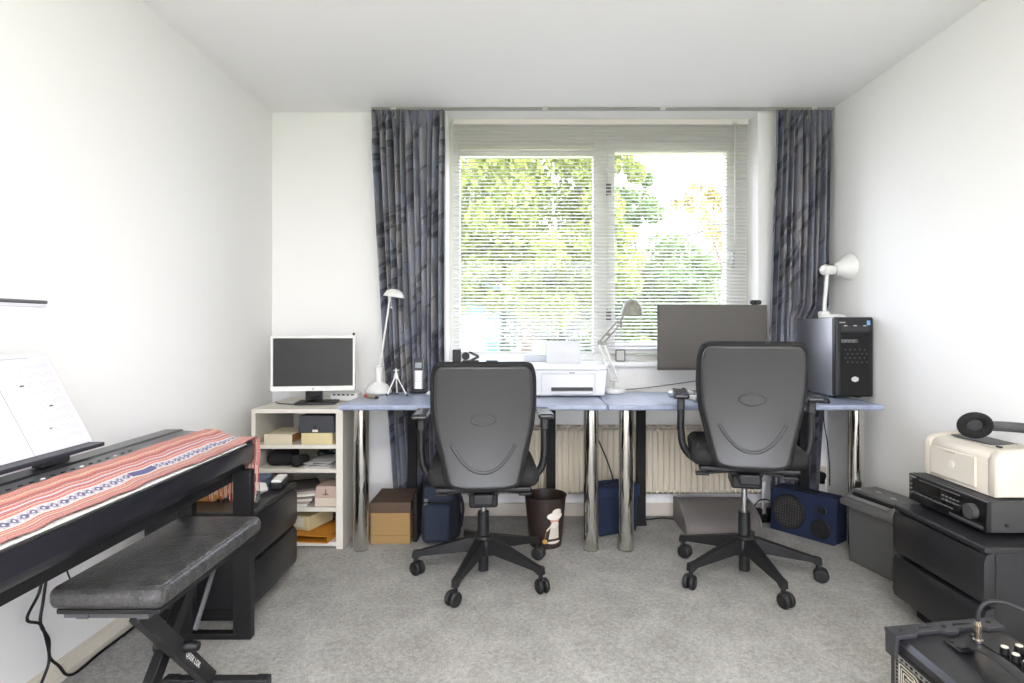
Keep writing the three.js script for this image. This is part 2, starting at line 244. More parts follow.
// ------------------------------------------------------------------ curtains
{
  const ct = canvasTex(1024, 1024, (c, w, h) => {
    c.fillStyle = '#b0b4c0'; c.fillRect(0, 0, w, h);
    let s = 77; const R = () => { s = (s * 1664525 + 1013904223) >>> 0; return s / 4294967296; };
    const cols = ['#8d92a2', '#7c808e', '#b5bac7', '#c2c6d1', '#b0a8a2', '#99948f', '#8a91a6', '#6b6d78', '#c0b9b3'];
    const wrap = (x, y, f) => { for (const ox of [0, -w, w]) for (const oy of [0, -h, h]) { c.save(); c.translate(x + ox, y + oy); f(); c.restore(); } };
    for (let i = 0; i < 150; i++) { // broad upright washes
      const x = R() * w, y = R() * h, L = 140 + R() * 380, W = 24 + R() * 80, a = (R() - 0.5) * 0.16; c.fillStyle = cols[Math.floor(R() * cols.length)]; c.globalAlpha = 0.25 + 0.3 * R();
      wrap(x, y, () => { c.rotate(a); c.fillRect(-W / 2, -L / 2, W, L); });
    }
    for (let i = 0; i < 34; i++) { // dark slanting brush bands with ragged ends
      const x = R() * w, y = R() * h, L = 110 + R() * 200, W = 16 + R() * 34, a = -0.75 + (R() - 0.5) * 0.3; c.fillStyle = ['#3b3c45', '#4d4944', '#35363f'][i % 3];
      const st = Array.from({ length: 14 }, () => [R() * 0.3, 0.7 + R() * 0.3, R()]); wrap(x, y, () => { c.rotate(a); st.forEach((q, k) => { c.globalAlpha = 0.25 + 0.4 * q[2]; c.fillRect(-L / 2 + L * q[0] * 0.5, -W / 2 + W * k / 14, L * q[1], W / 13); }); });
    }
    for (let i = 0; i < 30; i++) { const x = R() * w, y = R() * h, L = 60 + R() * 150, W = 10 + R() * 22; c.fillStyle = i % 2 ? '#b9b3ad' : '#c0c4cf'; c.globalAlpha = 0.5; wrap(x, y, () => c.fillRect(-W / 2, -L / 2, W, L)); }
    c.globalAlpha = 0.8; c.strokeStyle = '#3a3a42'; c.lineWidth = 3;
    for (let i = 0; i < 16; i++) { const x = R() * w, y = R() * h, L = 40 + R() * 110, a = i % 2 ? -0.6 : 1.35; wrap(x, y, () => { c.beginPath(); c.moveTo(0, 0); c.quadraticCurveTo(L * 0.5 * Math.cos(a) + 8, L * 0.5 * Math.sin(a), L * Math.cos(a), L * Math.sin(a)); c.stroke(); }); }
    c.globalAlpha = 0.1; for (let i = 0; i < 5000; i++) { c.fillStyle = R() < 0.5 ? '#fff' : '#000'; c.fillRect(R() * w, R() * h, 2, 8); }
  });
  ct.wrapS = ct.wrapT = THREE.RepeatWrapping; ct.repeat.set(1 / 0.8, 1 / 0.8);
  const cm = mat(0xc6c6ca, 0.9, { map: ct, side: THREE.DoubleSide });
  function curtain(label, xl0, xr0, xlM, xrM, xlB, xrB, folds, ph, yB, push) {
    const yT = 2.432;
    const t = thing('curtain', label, 'curtain', [0, 0, -3.572], 0, 'patterned curtains beside the window');
    const f = (u, v) => {
      const s = v; // 0 top .. 1 bottom
      const mix = (a, b, c) => s < 0.6 ? a + (b - a) * (s / 0.6) : b + (c - b) * ((s - 0.6) / 0.4);
      const a = mix(xl0, xlM, xlB), b = mix(xr0, xrM, xrB);
      const head = Math.max(0, 1 - s / 0.09), W = u + 0.012 * Math.sin(u * 31 + ph) + 0.010 * Math.sin(u * 13 + 5 * s + ph);
      const fold = q => 2 * Math.pow(Math.abs(Math.sin(q / 2)), 0.6) - 1;
      const big = fold(2 * Math.PI * folds * W + ph + 0.7 * Math.sin(3 * s + u * 6)), fine = Math.sin(2 * Math.PI * folds * 2 * W + ph * 2);
      let z = (0.040 + 0.006 * Math.sin(7 * u + ph)) * big * (1 - 0.72 * head) + 0.007 * fine * (0.5 + 0.9 * head) + 0.003 * Math.sin(40 * u + 9 * s);
      const hy = yT + (yB - yT) * s; if (push && hy > 0.70 && hy < 1.25) { const xx = a + (b - a) * u, k = Math.min(1, Math.max(0, (xx - 1.56) / 0.06)) * Math.min(1, (hy - 0.70) / 0.05, (1.25 - hy) / 0.04); z = z * (1 - 0.75 * k) - 0.052 * k; }
      const x = a + (b - a) * u + 0.006 * Math.cos(2 * Math.PI * folds * W + ph) * (1 - head);
      return [x, yT + (yB - yT) * s, z, u * (b - a) * 2.0 + ph, (1 - s) * 2.3];
    };
    mesh('cloth', grid(420, 60, f), cm, t);
    mesh('heading_tape', grid(200, 4, (u, v) => { const p = f(u, 0.001 + v * 0.035); return [p[0], p[1] + 0.004, p[2] + 0.004, p[3], p[4]]; }), cm, t);
  }
  curtain('patterned grey blue curtain left of the window', -0.90, -0.465, -0.83, -0.475, -0.76, -0.47, 11, 0.6, 0.12);
  curtain('patterned grey blue curtain right of the window by the tower', 1.50, 1.825, 1.45, 1.80, 1.46, 1.745, 9, 2.1, 0.12, true);
}
// ------------------------------------------------------------------ radiator
{
  const x0 = -0.45, x1 = 1.41, y0 = 0.156, y1 = 0.546, t = thing('panel_radiator', 'cream panel radiator under the window behind the desks', 'radiator', [(x0 + x1) / 2, 0, -3.6]);
  const W = x1 - x0, n = Math.round(W / 0.0333);
  const g = grid(n * 12, 10, (u, v) => { const yy = y0 + (y1 - y0) * v, c = Math.cos(2 * Math.PI * u * n), gr = Math.max(0, Math.min(1, (c + 0.78) * 3.2)), e = Math.min(1, Math.max(0, (Math.min(yy - y0 - 0.02, y1 - 0.02 - yy)) / 0.02)), ex = u < 0.006 || u > 0.994 ? 0 : 1; return [(u - 0.5) * W, yy, 0.05 - 0.016 * (1 - gr) * e * ex]; });
  const rm = mat(0xd6ccb6, 0.5);
  mesh('front_panel', mg(g, B(W, y1 - y0, 0.012, 0, (y0 + y1) / 2, 0.03), B(W, 0.012, 0.02, 0, y0 + 0.006, 0.04), B(W, 0.012, 0.02, 0, y1 - 0.006, 0.04)), rm, t);
  mesh('rear_panel', B(W - 0.02, y1 - y0 - 0.02, 0.012, 0, (y0 + y1) / 2, -0.03), rm, t);
  mesh('top_grille', mg(...Array.from({ length: 60 }, (_, i) => B(0.012, 0.006, 0.07, -W / 2 + (i + 0.5) * W / 60, y1 + 0.002, 0)), B(W, 0.008, 0.006, 0, y1 + 0.002, 0.045), B(W, 0.008, 0.006, 0, y1 + 0.002, -0.035)), rm, t);
  mesh('valve', mg(CY(0.018, 0.018, 0.05, W / 2 + 0.02, 0.2, 0.02, 16), bar([W / 2 - 0.02, 0.19, 0.02], [W / 2 + 0.02, 0.19, 0.02], 0.01), bar([W / 2 + 0.02, 0, 0.02], [W / 2 + 0.02, 0.18, 0.02], 0.008)), M.white, t);
}
// ------------------------------------------------------------------ desks
const DY = 0.766, DF = -2.917, DB = -3.51;
{
  const dn = tex(256, k => { const v = 160 + 16 * (nc[k] - 0.5) + 14 * (nm[k] - 0.5) + 12 * (nf[k] - 0.5); return [cl(v - 9), cl(v), cl(v + 22)]; }, [3, 3]);
  const dm = mat(0xffffff, 0.3, { map: dn });
  function desk(label, x0, x1, legs, rear) {
    const cx = (x0 + x1) / 2, cz = (DF + DB) / 2, t = thing('desk', label, 'desk', [cx, 0, cz], 0, 'blue grey desks under the window');
    mesh('desktop', boxUV(RB(x1 - x0, 0.027, DF - DB, 0.009, 0, DY - 0.0135, 0, 3)), dm, t);
    for (const lx of legs) { const l = mesh('leg', LA([[0, 0], [0.0395, 0], [0.0395, 0.012], [0.038, 0.016], [0.038, DY - 0.05], [0.04, DY - 0.045], [0.04, DY - 0.028], [0, DY - 0.028]], 40), M.chrome, t); l.position.set(lx - cx, 0, -3.09 - cz); }
    for (const lx of rear) mesh('rear_leg', mg(RB(0.052, DY - 0.028, 0.03, 0.003, lx - cx, (DY - 0.028) / 2, -3.47 - cz), RB(0.06, 0.02, 0.04, 0.004, lx - cx, 0.01, -3.47 - cz)), M.blackMatte, t);
    mesh('crossbar', B2(rear[0] - cx, rear[1] - cx, DY - 0.075, DY - 0.03, -3.49 - cz, -3.46 - cz), M.blackMatte, t);
  }
  desk('left blue grey desk carrying the inkjet printer', -0.90, 0.411, [-0.835, 0.3505], [-0.64, 0.162]);
  desk('right blue grey desk carrying the black computer tower', 0.415, 1.76, [0.531, 1.716], [0.682, 1.62]);
}
// ------------------------------------------------------------------ office chairs
function caster(parent, name = 'caster') {
  const c = new THREE.Group(); c.name = name; parent.add(c);
  const wg = LA([[0, -0.011], [0.022, -0.011], [0.029, -0.008], [0.032, -0.003], [0.032, 0.003], [0.029, 0.008], [0.022, 0.011], [0, 0.011]], 28); wg.rotateZ(Math.PI / 2);
  for (const s of [-1, 1]) { const w = mesh('wheel', wg, M.rubber, c); w.position.set(s * 0.0145, 0.032, 0.012); mesh('hub_cap', CY(0.014, 0.014, 0.004, 0, 0, 0, 18).rotateZ(Math.PI / 2).translate(s * 0.0115, 0, 0), M.basePlastic, w); }
  mesh('caster_housing', mg(RB(0.010, 0.05, 0.036, 0.004, 0, 0.042, 0.006), CY(0.010, 0.010, 0.04, 0, 0.08, 0, 12)), M.basePlastic, c);
  return c;
}
function officeChair(label, x, z, yaw, raise, angs, leverOut) {
  const t = thing('office_chair', label, 'chair', [x, 0, z], 0, 'grey backed swivel chairs at the desks');
  const rest = Math.sin; // local axes: the star base keeps its own angles, the upper part turns by yaw
  const add = (name, g, m) => mesh(name, g, m, t);
  // base
  add('base_hub', LA([[0, 0.10], [0.035, 0.105], [0.05, 0.125], [0.05, 0.165], [0.036, 0.185], [0.028, 0.19], [0, 0.19]], 28), M.basePlastic);
  add('column_cover', mg(CY(0.026, 0.028, 0.12, 0, 0.235, 0), CY(0.024, 0.024, 0.10, 0, 0.075, 0)), M.basePlastic);
  add('gas_lift', CY(0.0135, 0.0135, 0.13 + raise, 0, 0.28 + (0.10 + raise) / 2, 0), M.steel);
  for (const a of angs) {
    const R = 0.315, g = EX([[0.02, 0.175], [0.06, 0.178], [R - 0.02, 0.112], [R + 0.012, 0.108], [R + 0.016, 0.078], [R - 0.006, 0.074], [R - 0.03, 0.088], [0.08, 0.115], [0.02, 0.10]], 1, 0).translate(0, 0, -0.5);
    warp(g, v => { const q = Math.min(1, Math.max(0, v.x / R)), hw = 0.030 - 0.014 * q; const topness = v.y > 0.15 - 0.12 * (q - 0.3) ? 0.75 : 1; v.z = Math.sign(v.z) * hw * topness; });
    const cg = toCreasedNormals(g, 0.6); cg.rotateY(-a * D); add('base_leg', cg, M.basePlastic);
    const c = caster(t); c.position.set(R * Math.cos(a * D), 0, R * Math.sin(a * D)); c.rotation.y = [0.9, -0.7, 0.5, 1.2, -0.4][angs.indexOf(a)];
  }
  // upper part turned by yaw (baked into the geometry): local -z is the facing direction
  const up = (name, g, m) => { g.rotateY(-yaw).translate(0, raise, 0); return add(name, g, m); };
  up('mechanism', mg(RB(0.13, 0.06, 0.18, 0.012, 0, 0.365, 0.0), RB(0.09, 0.05, 0.10, 0.01, 0, 0.40, 0.14), EX([[-0.05, 0.35], [0.05, 0.35], [0.09, 0.44], [-0.09, 0.44]], 0.16, 0.005).translate(0, 0, -0.08), beam([0, 0.42, 0.12], [0, 0.55, 0.225], 0.09, 0.02, V(0, 0, 1))), M.basePlastic);
  up('seat', warp(RB(0.49, 0.085, 0.47, 0.04, 0, 0.485, -0.045, 5), v => { v.y += 0.012 * Math.cos(v.x * 5) - 0.05 * Math.max(0, -v.z - 0.18) ; }), M.chairFabric);
  up('seat_pan', RB(0.42, 0.025, 0.40, 0.01, 0, 0.437, -0.03), M.basePlastic);
  // backrest outline
  const ol = s => { const P = [[0, 0.462 - s], [0.08, 0.466 - s], [0.142 + s * 0.7, 0.480 - s * 0.6], [0.158 + s, 0.52], [0.181 + s, 0.62], [0.204 + s, 0.72], [0.213 + s, 0.82], [0.211 + s, 0.92], [0.205 + s, 0.955 + s * 0.2], [0.192 + s, 0.978 + s * 0.8], [0.17 + s * 0.6, 0.986 + s], [0.08, 0.988 + s], [0, 0.988 + s]];
    const pts = [...P, ...P.slice(1, -1).reverse().map(p => [-p[0], p[1]])]; return new THREE.CatmullRomCurve3(pts.map(p => V(p[0], p[1], 0)), true, 'catmullrom', 0.35).getPoints(90).slice(0, -1).map(p => [p.x, p.y]); };
  const bend = (v) => { const q = (v.y - 0.72) / 0.27; return 0.236 - 0.55 * v.x * v.x + 0.034 * (q + 0.3) * (q + 0.3) ; };
  const panel = (s, th, off, bevel) => { // dense grid so that it bends smoothly
    const out = ol(s), g0 = EX(out, th, bevel, [], 3); const g = new THREE.BufferGeometry(); g.copy(g0);
    // subdivide the big faces by slicing rows: rebuild as a lofted set of rows
    const rows = 40, cols = 24, pos = [], idx = []; let ymin = 1e9, ymax = -1e9; for (const p of out) { ymin = Math.min(ymin, p[1]); ymax = Math.max(ymax, p[1]); }
    const half = y => { let m = 0; for (let i = 0; i < out.length; i++) { const a = out[i], b = out[(i + 1) % out.length]; if ((a[1] - y) * (b[1] - y) <= 0 && a[1] !== b[1]) { const k = (y - a[1]) / (b[1] - a[1]); m = Math.max(m, Math.abs(a[0] + (b[0] - a[0]) * k)); } } return m; };
    const side = (zf, flip) => { const base = pos.length / 3; for (let j = 0; j <= rows; j++) { const q = j / rows, y = ymin + (ymax - ymin) * (0.0015 + 0.997 * (0.5 - 0.5 * Math.cos(Math.PI * q))), hw = half(y); for (let i = 0; i <= cols; i++) { const uu = i / cols * 2 - 1, x = hw * Math.sin(uu * Math.PI / 2); const edge = Math.min(hw * (1 - Math.abs(Math.sin(uu * Math.PI / 2))) , y - ymin, ymax - y), r = bevel * 2.2, round = edge < r ? 1 - Math.sqrt(Math.max(0, 1 - Math.pow(1 - edge / r, 2))) : 0; const v = V(x, y, 0); pos.push(x, y, bend(v) + off + zf * (th / 2) * (1 - round)); } }
      for (let j = 0; j < rows; j++) for (let i = 0; i < cols; i++) { const a = base + j * (cols + 1) + i, b = a + 1, c = a + cols + 2, d = a + cols + 1; flip ? idx.push(a, c, b, a, d, c) : idx.push(a, b, c, a, c, d); } };
    side(1, false); side(-1, true);
    const r = new THREE.BufferGeometry(); r.setAttribute('position', new THREE.Float32BufferAttribute(pos, 3)); r.setIndex(idx); r.computeVertexNormals(); const uv = []; for (let i = 0; i < pos.length; i += 3) uv.push(pos[i] * 3, pos[i + 1] * 3); r.setAttribute('uv', new THREE.Float32BufferAttribute(uv, 2)); return r;
  };
  up('backrest_cushion', panel(0.014, 0.05, -0.022, 0.010), M.chairFabric);
  const yawM = g => g.rotateY(-yaw).translate(0, raise, 0);
  const shell = up('backrest_shell', panel(-0.006, 0.022, 0.010, 0.004), M.chairShell);
  const surf = (x, y) => bend(V(x, y, 0)) + 0.021;
  // oval dimple and curved ridge moulded into the shell
  const ring = []; for (let i = 0; i < 40; i++) { const a = i / 40 * 2 * Math.PI, X = 0.052 * Math.cos(a), Y = 0.757 + 0.0235 * Math.sin(a); ring.push(V(X, Y, surf(X, Y) + 0.001)); }
  mesh('oval_rim', yawM(new THREE.TubeGeometry(new THREE.CatmullRomCurve3(ring, true), 60, 0.0045, 8, true)), M.chairShell, shell);
  mesh('oval_plate', yawM(grid(16, 6, (u, v) => { const a = u * 2 * Math.PI, r = v, X = 0.05 * r * Math.cos(a), Y = 0.757 + 0.022 * r * Math.sin(a); return [X, Y, surf(X, Y) + 0.0015]; })), M.chairShell, shell);
  const rid = []; for (let i = 0; i <= 24; i++) { const q = i / 24 * 2 - 1, X = 0.135 * q, Y = 0.535 + 0.115 * Math.pow(Math.abs(q), 2.2); rid.push(V(X, Y, surf(X, Y) - 0.001)); }
  mesh('moulded_ridge', yawM(new THREE.TubeGeometry(new THREE.CatmullRomCurve3(rid), 60, 0.0075, 10)), M.chairShell, shell);
  // arms
  for (const s of [-1, 1]) {
    const X = s * 0.283;
    const ar = new THREE.Group(); ar.name = 'armrest'; t.add(ar);
    mesh('arm_bracket', yawM(mg(TU([[X, 0.735, 0.0], [X, 0.66, 0.0], [X, 0.57, 0.0], [X - s * 0.012, 0.50, 0.0], [X - s * 0.05, 0.452, 0], [X - s * 0.12, 0.428, 0], [s * 0.06, 0.42, 0]], 0.0175, 60, 10), RB(0.034, 0.06, 0.06, 0.008, X, 0.70, 0))), M.basePlastic, ar);
    mesh('arm_pad', yawM(warp(RB(0.072, 0.026, 0.24, 0.012, X, 0.747, -0.015, 3), v => { v.y -= 0.25 * Math.pow(v.z + 0.015, 2); })), M.armPad, ar);
  }
  const lv = leverOut;
  for (const s of [-1, 1]) up('lever', mg(beam([s * 0.06, 0.40, 0.03], [s * 0.19, 0.39, 0.05], 0.014, 0.012), RB(0.06, 0.016, 0.03, 0.006, s * 0.19, 0.388, 0.05)), M.basePlastic);
}
officeChair('grey backed swivel chair in front of the inkjet printer', -0.183, -2.771, -4 * D, 0, [182, 107.7, 34.4, -37.8, -109.5]);
officeChair('raised grey backed swivel chair turned slightly before the monitor', 1.021, -2.768, 13 * D, 0.085, [224.5, 154.5, 81.7, 12.5, -63]);
// ------------------------------------------------------------------ digital piano, stand, runner, music
const PX = -1.0;                       // front face of the piano
{
  const z0 = -2.232, z1 = -0.90, t = thing('digital_piano', 'long black digital piano with silver panel along the left wall', 'piano', [-1.17, 0, (z0 + z1) / 2]);
  const cx = -1.17, cz = (z0 + z1) / 2, Lz = z1 - z0;
  const prof = (pts, len, m, name, zoff = 0) => { const g = EX(pts.map(p => [p[0] - cx, p[1]]), len, 0.002).translate(0, 0, -len / 2 + zoff); return mesh(name, toCreasedNormals(g, 0.5), m, t); };
  prof([[PX, 0.712], [PX, 0.658], [PX - 0.012, 0.640], [PX - 0.032, 0.6225], [-1.335, 0.622], [-1.335, 0.70], [-1.17, 0.70], [-1.02, 0.695], [-1.012, 0.712]], Lz, mat(0x1f1f27, 0.24), 'body');
  prof([[PX - 0.001, 0.7125], [PX - 0.001, 0.7165], [-1.011, 0.7165], [-1.011, 0.7125]], Lz - 0.004, M.charcoal, 'key_slip');
  prof([[-1.155, 0.70], [-1.155, 0.751], [-1.162, 0.756], [-1.262, 0.762], [-1.262, 0.70]], Lz - 0.002, mat(0x5a5b5f, 0.28), 'control_panel');
  prof([[-1.26, 0.70], [-1.26, 0.761], [-1.268, 0.767], [-1.328, 0.766], [-1.335, 0.758], [-1.335, 0.70]], Lz, mat(0x2a2a2e, 0.3), 'rear_deck');
  for (const s of [-1, 1]) mesh('end_cheek', RB2(-1.16 - cx, PX - 0.004 - cx, 0.70, 0.731, s > 0 ? Lz / 2 - 0.03 : -Lz / 2 + 0.001, s > 0 ? Lz / 2 - 0.001 : -Lz / 2 + 0.03, 0.006), M.black, t);
  const kw = (Lz - 0.062) / 52, kg = RB(0.140, 0.019, kw - 0.0022, 0.0015, 0, 0, 0, 1), km = mat(0xf0efec, 0.25);
  for (let i = 0; i < 52; i++) { const k = mesh('white_key', kg, km, t); k.position.set(-1.084 - cx, 0.7105, -Lz / 2 + 0.031 + (i + 0.5) * kw); }
  for (let i = 0; i < 26; i++) mesh('button', RB(0.006, 0.003, 0.011, 0.001, -1.225 - cx, 0.7605, Lz / 2 - 0.12 - i * 0.034), i % 4 === 3 ? M.whitePlastic : M.black, t);
  mesh('display', B(0.03, 0.003, 0.12, -1.30 - cx, 0.7665, 0.16), M.blackGloss, t);
  const st = thing('piano_stand', 'black wooden piano stand with open end frame', 'stand', [-1.17, 0, cz]);
  for (const s of [-1, 1]) {
    const z = s * (Lz / 2 - 0.017);
    const l = new THREE.Group(); l.name = 'end_frame'; st.add(l);
    mesh('front_post', RB2(-1.064 - cx, -0.998 - cx, 0.012, 0.6215, z - 0.016, z + 0.016, 0.003), M.black, l);
    mesh('rear_post', RB2(-1.268 - cx, -1.212 - cx, 0.012, 0.6215, z - 0.016, z + 0.016, 0.003), M.black, l);
    mesh('foot_rail', RB2(-1.285 - cx, -0.998 - cx, 0, 0.022, z - 0.018, z + 0.018, 0.003), M.black, l);
  }
  mesh('front_rail', RB2(-1.085 - cx, -1.062 - cx, 0.578, 0.6215, -Lz / 2 + 0.034, Lz / 2 - 0.034, 0.003), M.black, st);
  mesh('back_board', RB2(-1.265 - cx, -1.25 - cx, 0.56, 0.6215, -Lz / 2 + 0.034, Lz / 2 - 0.034, 0.003), M.black, st);
}
{ // woven runner over the keys, hanging with a fringe over the far end
  const z0 = -2.262, z1 = -0.93;
  const ct = canvasTex(512, 2048, (c, w, h) => {
    let s = 5; const R = () => { s = (s * 1664525 + 1013904223) >>> 0; return s / 4294967296; };
    const bands = [[0, 46, '#b9594a'], [46, 70, '#c96a58'], [70, 92, '#a8443c'], [92, 104, '#d8c9a4'], [104, 150, '#c7604e'], [150, 166, '#cfc7bd'], [166, 226, '#a9a5b4'], [226, 240, '#d8d0d2'], [240, 292, '#c2604f'], [292, 306, '#b9b3c8'], [306, 350, '#bd5a49'], [350, 364, '#8f3d3c'], [364, 404, '#c96b57'], [404, 418, '#d9c7a0'], [418, 470, '#bf5d4c'], [470, 512, '#cb6d5a']];
    for (const b of bands) { c.fillStyle = b[2]; c.fillRect(b[0], 0, b[1] - b[0], h); }
    c.fillStyle = '#3c3a66'; for (let y = 0; y < h; y += 40) { const o = (y / 40) % 2; c.beginPath(); c.moveTo(170, y + 20); c.lineTo(196, y); c.lineTo(222, y + 20); c.lineTo(196, y + (o ? 40 : 30)); c.fill(); }
    c.fillStyle = '#e6e2ea'; for (let y = 10; y < h; y += 40) { c.fillRect(188, y + 2, 16, 9); c.fillRect(168, y + 20, 10, 10); c.fillRect(212, y + 20, 10, 10); }
    c.fillStyle = '#34346a'; c.fillRect(168, 1040, 56, 150); c.fillStyle = '#7a3450'; c.fillRect(72, 980, 16, 200);
    for (const [x, col] of [[14, '#5d2a36'], [30, '#e29a80'], [58, '#6a2e3c'], [120, '#e6a487'], [136, '#74323c'], [252, '#e8a88c'], [276, '#6b2d38'], [320, '#e39a80'], [338, '#6b2d38'], [378, '#e8ab8d'], [434, '#e39a80'], [452, '#6b2d38'], [490, '#e8ab8d']]) { c.fillStyle = col; for (let y = 0; y < h; y += 12) c.fillRect(x + ((y / 12) % 2) * 5, y, 6, 7); }
    c.globalAlpha = 0.9; for (const x of [24, 62, 84, 130, 262, 300, 330, 392, 460]) { c.fillStyle = '#e4d8d0'; c.fillRect(x, 0, 5, h); c.fillStyle = '#4a2c3a'; c.fillRect(x + 6, 0, 3, h); }
    c.globalAlpha = 0.22; c.fillStyle = 'rgb(215,205,205)'; c.fillRect(0, 0, w, h);
    c.globalAlpha = 0.16; for (let y = 0; y < h; y += 4) { c.fillStyle = (y / 4) % 2 ? '#000' : '#fff'; c.fillRect(0, y, w, 2); } for (let i = 0; i < 6000; i++) { c.fillStyle = R() < 0.5 ? '#000' : '#fff'; c.fillRect(R() * w, R() * h, 3, 2); }
  });
  ct.wrapS = ct.wrapT = THREE.RepeatWrapping;
  const cm = mat(0xffffff, 0.95, { map: ct, side: THREE.DoubleSide });
  const t = thing('woven_runner', 'red and white woven runner laid along the piano keys', 'cloth', [-1.12, 0.735, (z0 + z1) / 2]);
  const surfY = x => x > -1.07 ? 0.7225 + (-1.0 - x) * 0.03 : x > -1.15 ? 0.7246 + (-1.07 - x) * 0.405 : 0.757 + (-1.15 - x) * 0.06;
  const hang = 0.11, tot = (z1 - z0) + hang;
  const g = grid(40, 150, (u, v) => {
    const L = v * tot, far = Math.max(0, hang - L), zz = L > hang ? z0 + (L - hang) : z0 - 0.004;
    const q = Math.max(0, (L - hang) / (z1 - z0)), xf = -1.003 - 0.016 * Math.min(1, q * 2.2) + 0.004 * Math.sin(L * 17) + 0.003 * Math.sin(L * 41), xb = -1.197 + 0.004 * Math.sin(L * 13);
    const x = xf + (xb - xf) * u; let y = surfY(x) + 0.0022 + 0.0010 * (1 + Math.sin(L * 60 + 9 * u));
    const end = Math.min(1, Math.max(0, 1 - (L - hang - 0.07) / 0.04)); y = Math.max(y, 0.7345) * end + y * (1 - end);
    const wav = 0.010 * Math.sin(u * 26) * Math.min(1, far / 0.06);
    const drop = Math.min(far, 1);
    return [x + 1.12 , y - drop - 0.735, zz - 0.012 * Math.min(1, far / 0.015) + wav * 0.6 - (z0 + z1) / 2, u, v];
  });
  mesh('cloth', g, cm, t);
  const fr = []; for (let i = 0; i < 46; i++) { const x = -1.004 - 0.192 * (i + 0.5) / 46, zz = z0 - 0.016, y0 = 0.735 - 0.106, l = rr(0.10, 0.15); fr.push(TU([[x + 1.12, y0 - 0.735, zz - (z0 + z1) / 2], [x + 1.12 + rr(-0.004, 0.004), y0 - 0.735 - l / 2, zz - (z0 + z1) / 2 + rr(-0.004, 0.004)], [x + 1.12 + rr(-0.006, 0.006), y0 - 0.735 - l, zz - (z0 + z1) / 2 + rr(-0.006, 0.006)]], 0.0018, 5, 5)); }
  const f1 = mesh('fringe', mg(fr.filter((_, i) => i % 3)), mat(0xd9b8a8, 0.95), t), f2 = mesh('fringe', mg(fr.filter((_, i) => i % 3 === 0)), mat(0xb4453c, 0.95), t); f1.userData.kind = f2.userData.kind = 'stuff';
}
{ // music rest with two sheets
  const t = thing('music_rest', 'black music rest standing on the piano', 'music stand', [-1.3, 0.767, -1.54]);
  const lean = Math.atan2(0.14, 0.26);
  const pan = RB(0.006, 0.26, 0.40, 0.002, 0, 0.13, 0.02); pan.rotateZ(lean); pan.translate(0.005, 0.035, 0);
  mesh('panel', pan, M.charcoal, t);
  mesh('ledge', RB(0.05, 0.012, 0.50, 0.003, 0.028, 0.032, 0.0), mat(0x20222c, 0.4), t);
  for (const z of [0.12, -0.12]) mesh('support', RB(0.03, 0.028, 0.10, 0.003, -0.005, 0.0145, z), M.charcoal, t);
  const pt = canvasTex(512, 724, (c, w, h) => { let s = 9; const R = () => { s = (s * 1664525 + 1013904223) >>> 0; return s / 4294967296; }; c.fillStyle = '#f6f6f8'; c.fillRect(0, 0, w, h); c.strokeStyle = '#e6e6ec'; c.lineWidth = 1.5; c.fillStyle = '#b4b4bc'; c.fillRect(90, 30, 240, 4);
    for (let k = 0; k < 9; k++) { const y = 80 + k * 68; for (let i = 0; i < 5; i++) { c.beginPath(); c.moveTo(40, y + i * 8); c.lineTo(w - 40, y + i * 8); c.stroke(); } for (let i = 0; i < 14; i++) { c.fillStyle = '#dcdce3'; c.beginPath(); c.ellipse(70 + i * 28 + R() * 10, y + R() * 32, 5, 4, 0, 0, 7); c.fill(); } }
    c.fillStyle = '#3a3336'; c.fillRect(150, 230, 34, 9); c.fillRect(300, 400, 34, 9); c.fillRect(210, 560, 22, 7); });
  const pm = mat(0xdfdfe5, 0.9, { map: pt });
  const names2 = ['white sheet of music at the window end of the piano rest', 'white sheet of music at the near end of the piano rest'];
  [[-0.105, 0], [0.107, 1]].forEach(([dz, i]) => {
    const g = grid(8, 10, (u, v) => { const z = (u - 0.5) * 0.21, y = v * 0.297; return [0.0035 + 0.004 * Math.sin(u * 3.1) * v, y, -z, u, v]; });
    g.rotateZ(lean); const b = g.clone(); b.translate(-0.0008, 0, 0); b.setIndex([...b.index.array].reverse()); b.computeVertexNormals();
    one('music_sheet', names2[i], 'sheet music', mergeGeometries([g, b]), pm, [-1.291, 0.8045, -1.54 - 0.105 + i * 0.212 - 0.045], 0, 'sheets on the piano rest');
  });
  // slim clip-on music light
  const l = thing('clip_music_light', 'slim dark clip-on music light above the sheets', 'lamp', [-1.40, 1.085, -1.385]);
  mesh('light_bar', RB(0.03, 0.010, 0.34, 0.003, 0.02, 0.133, -0.17), M.midGrey, l);
  mesh('diffuser', RB(0.026, 0.010, 0.336, 0.002, 0.02, 0.123, -0.17), mat(0xdadae2, 0.5), l);
  mesh('gooseneck', TU([[-0.03, 0.0, 0.02], [-0.04, 0.06, 0.02], [-0.01, 0.12, 0.01], [0.02, 0.133, -0.02]], 0.004, 30, 8), M.black, l);
  mesh('clip', mg(RB(0.014, 0.03, 0.03, 0.004, -0.034, -0.01, 0.02), RB(0.006, 0.12, 0.02, 0.002, -0.034, -0.075, 0.02)), M.black, l);
}
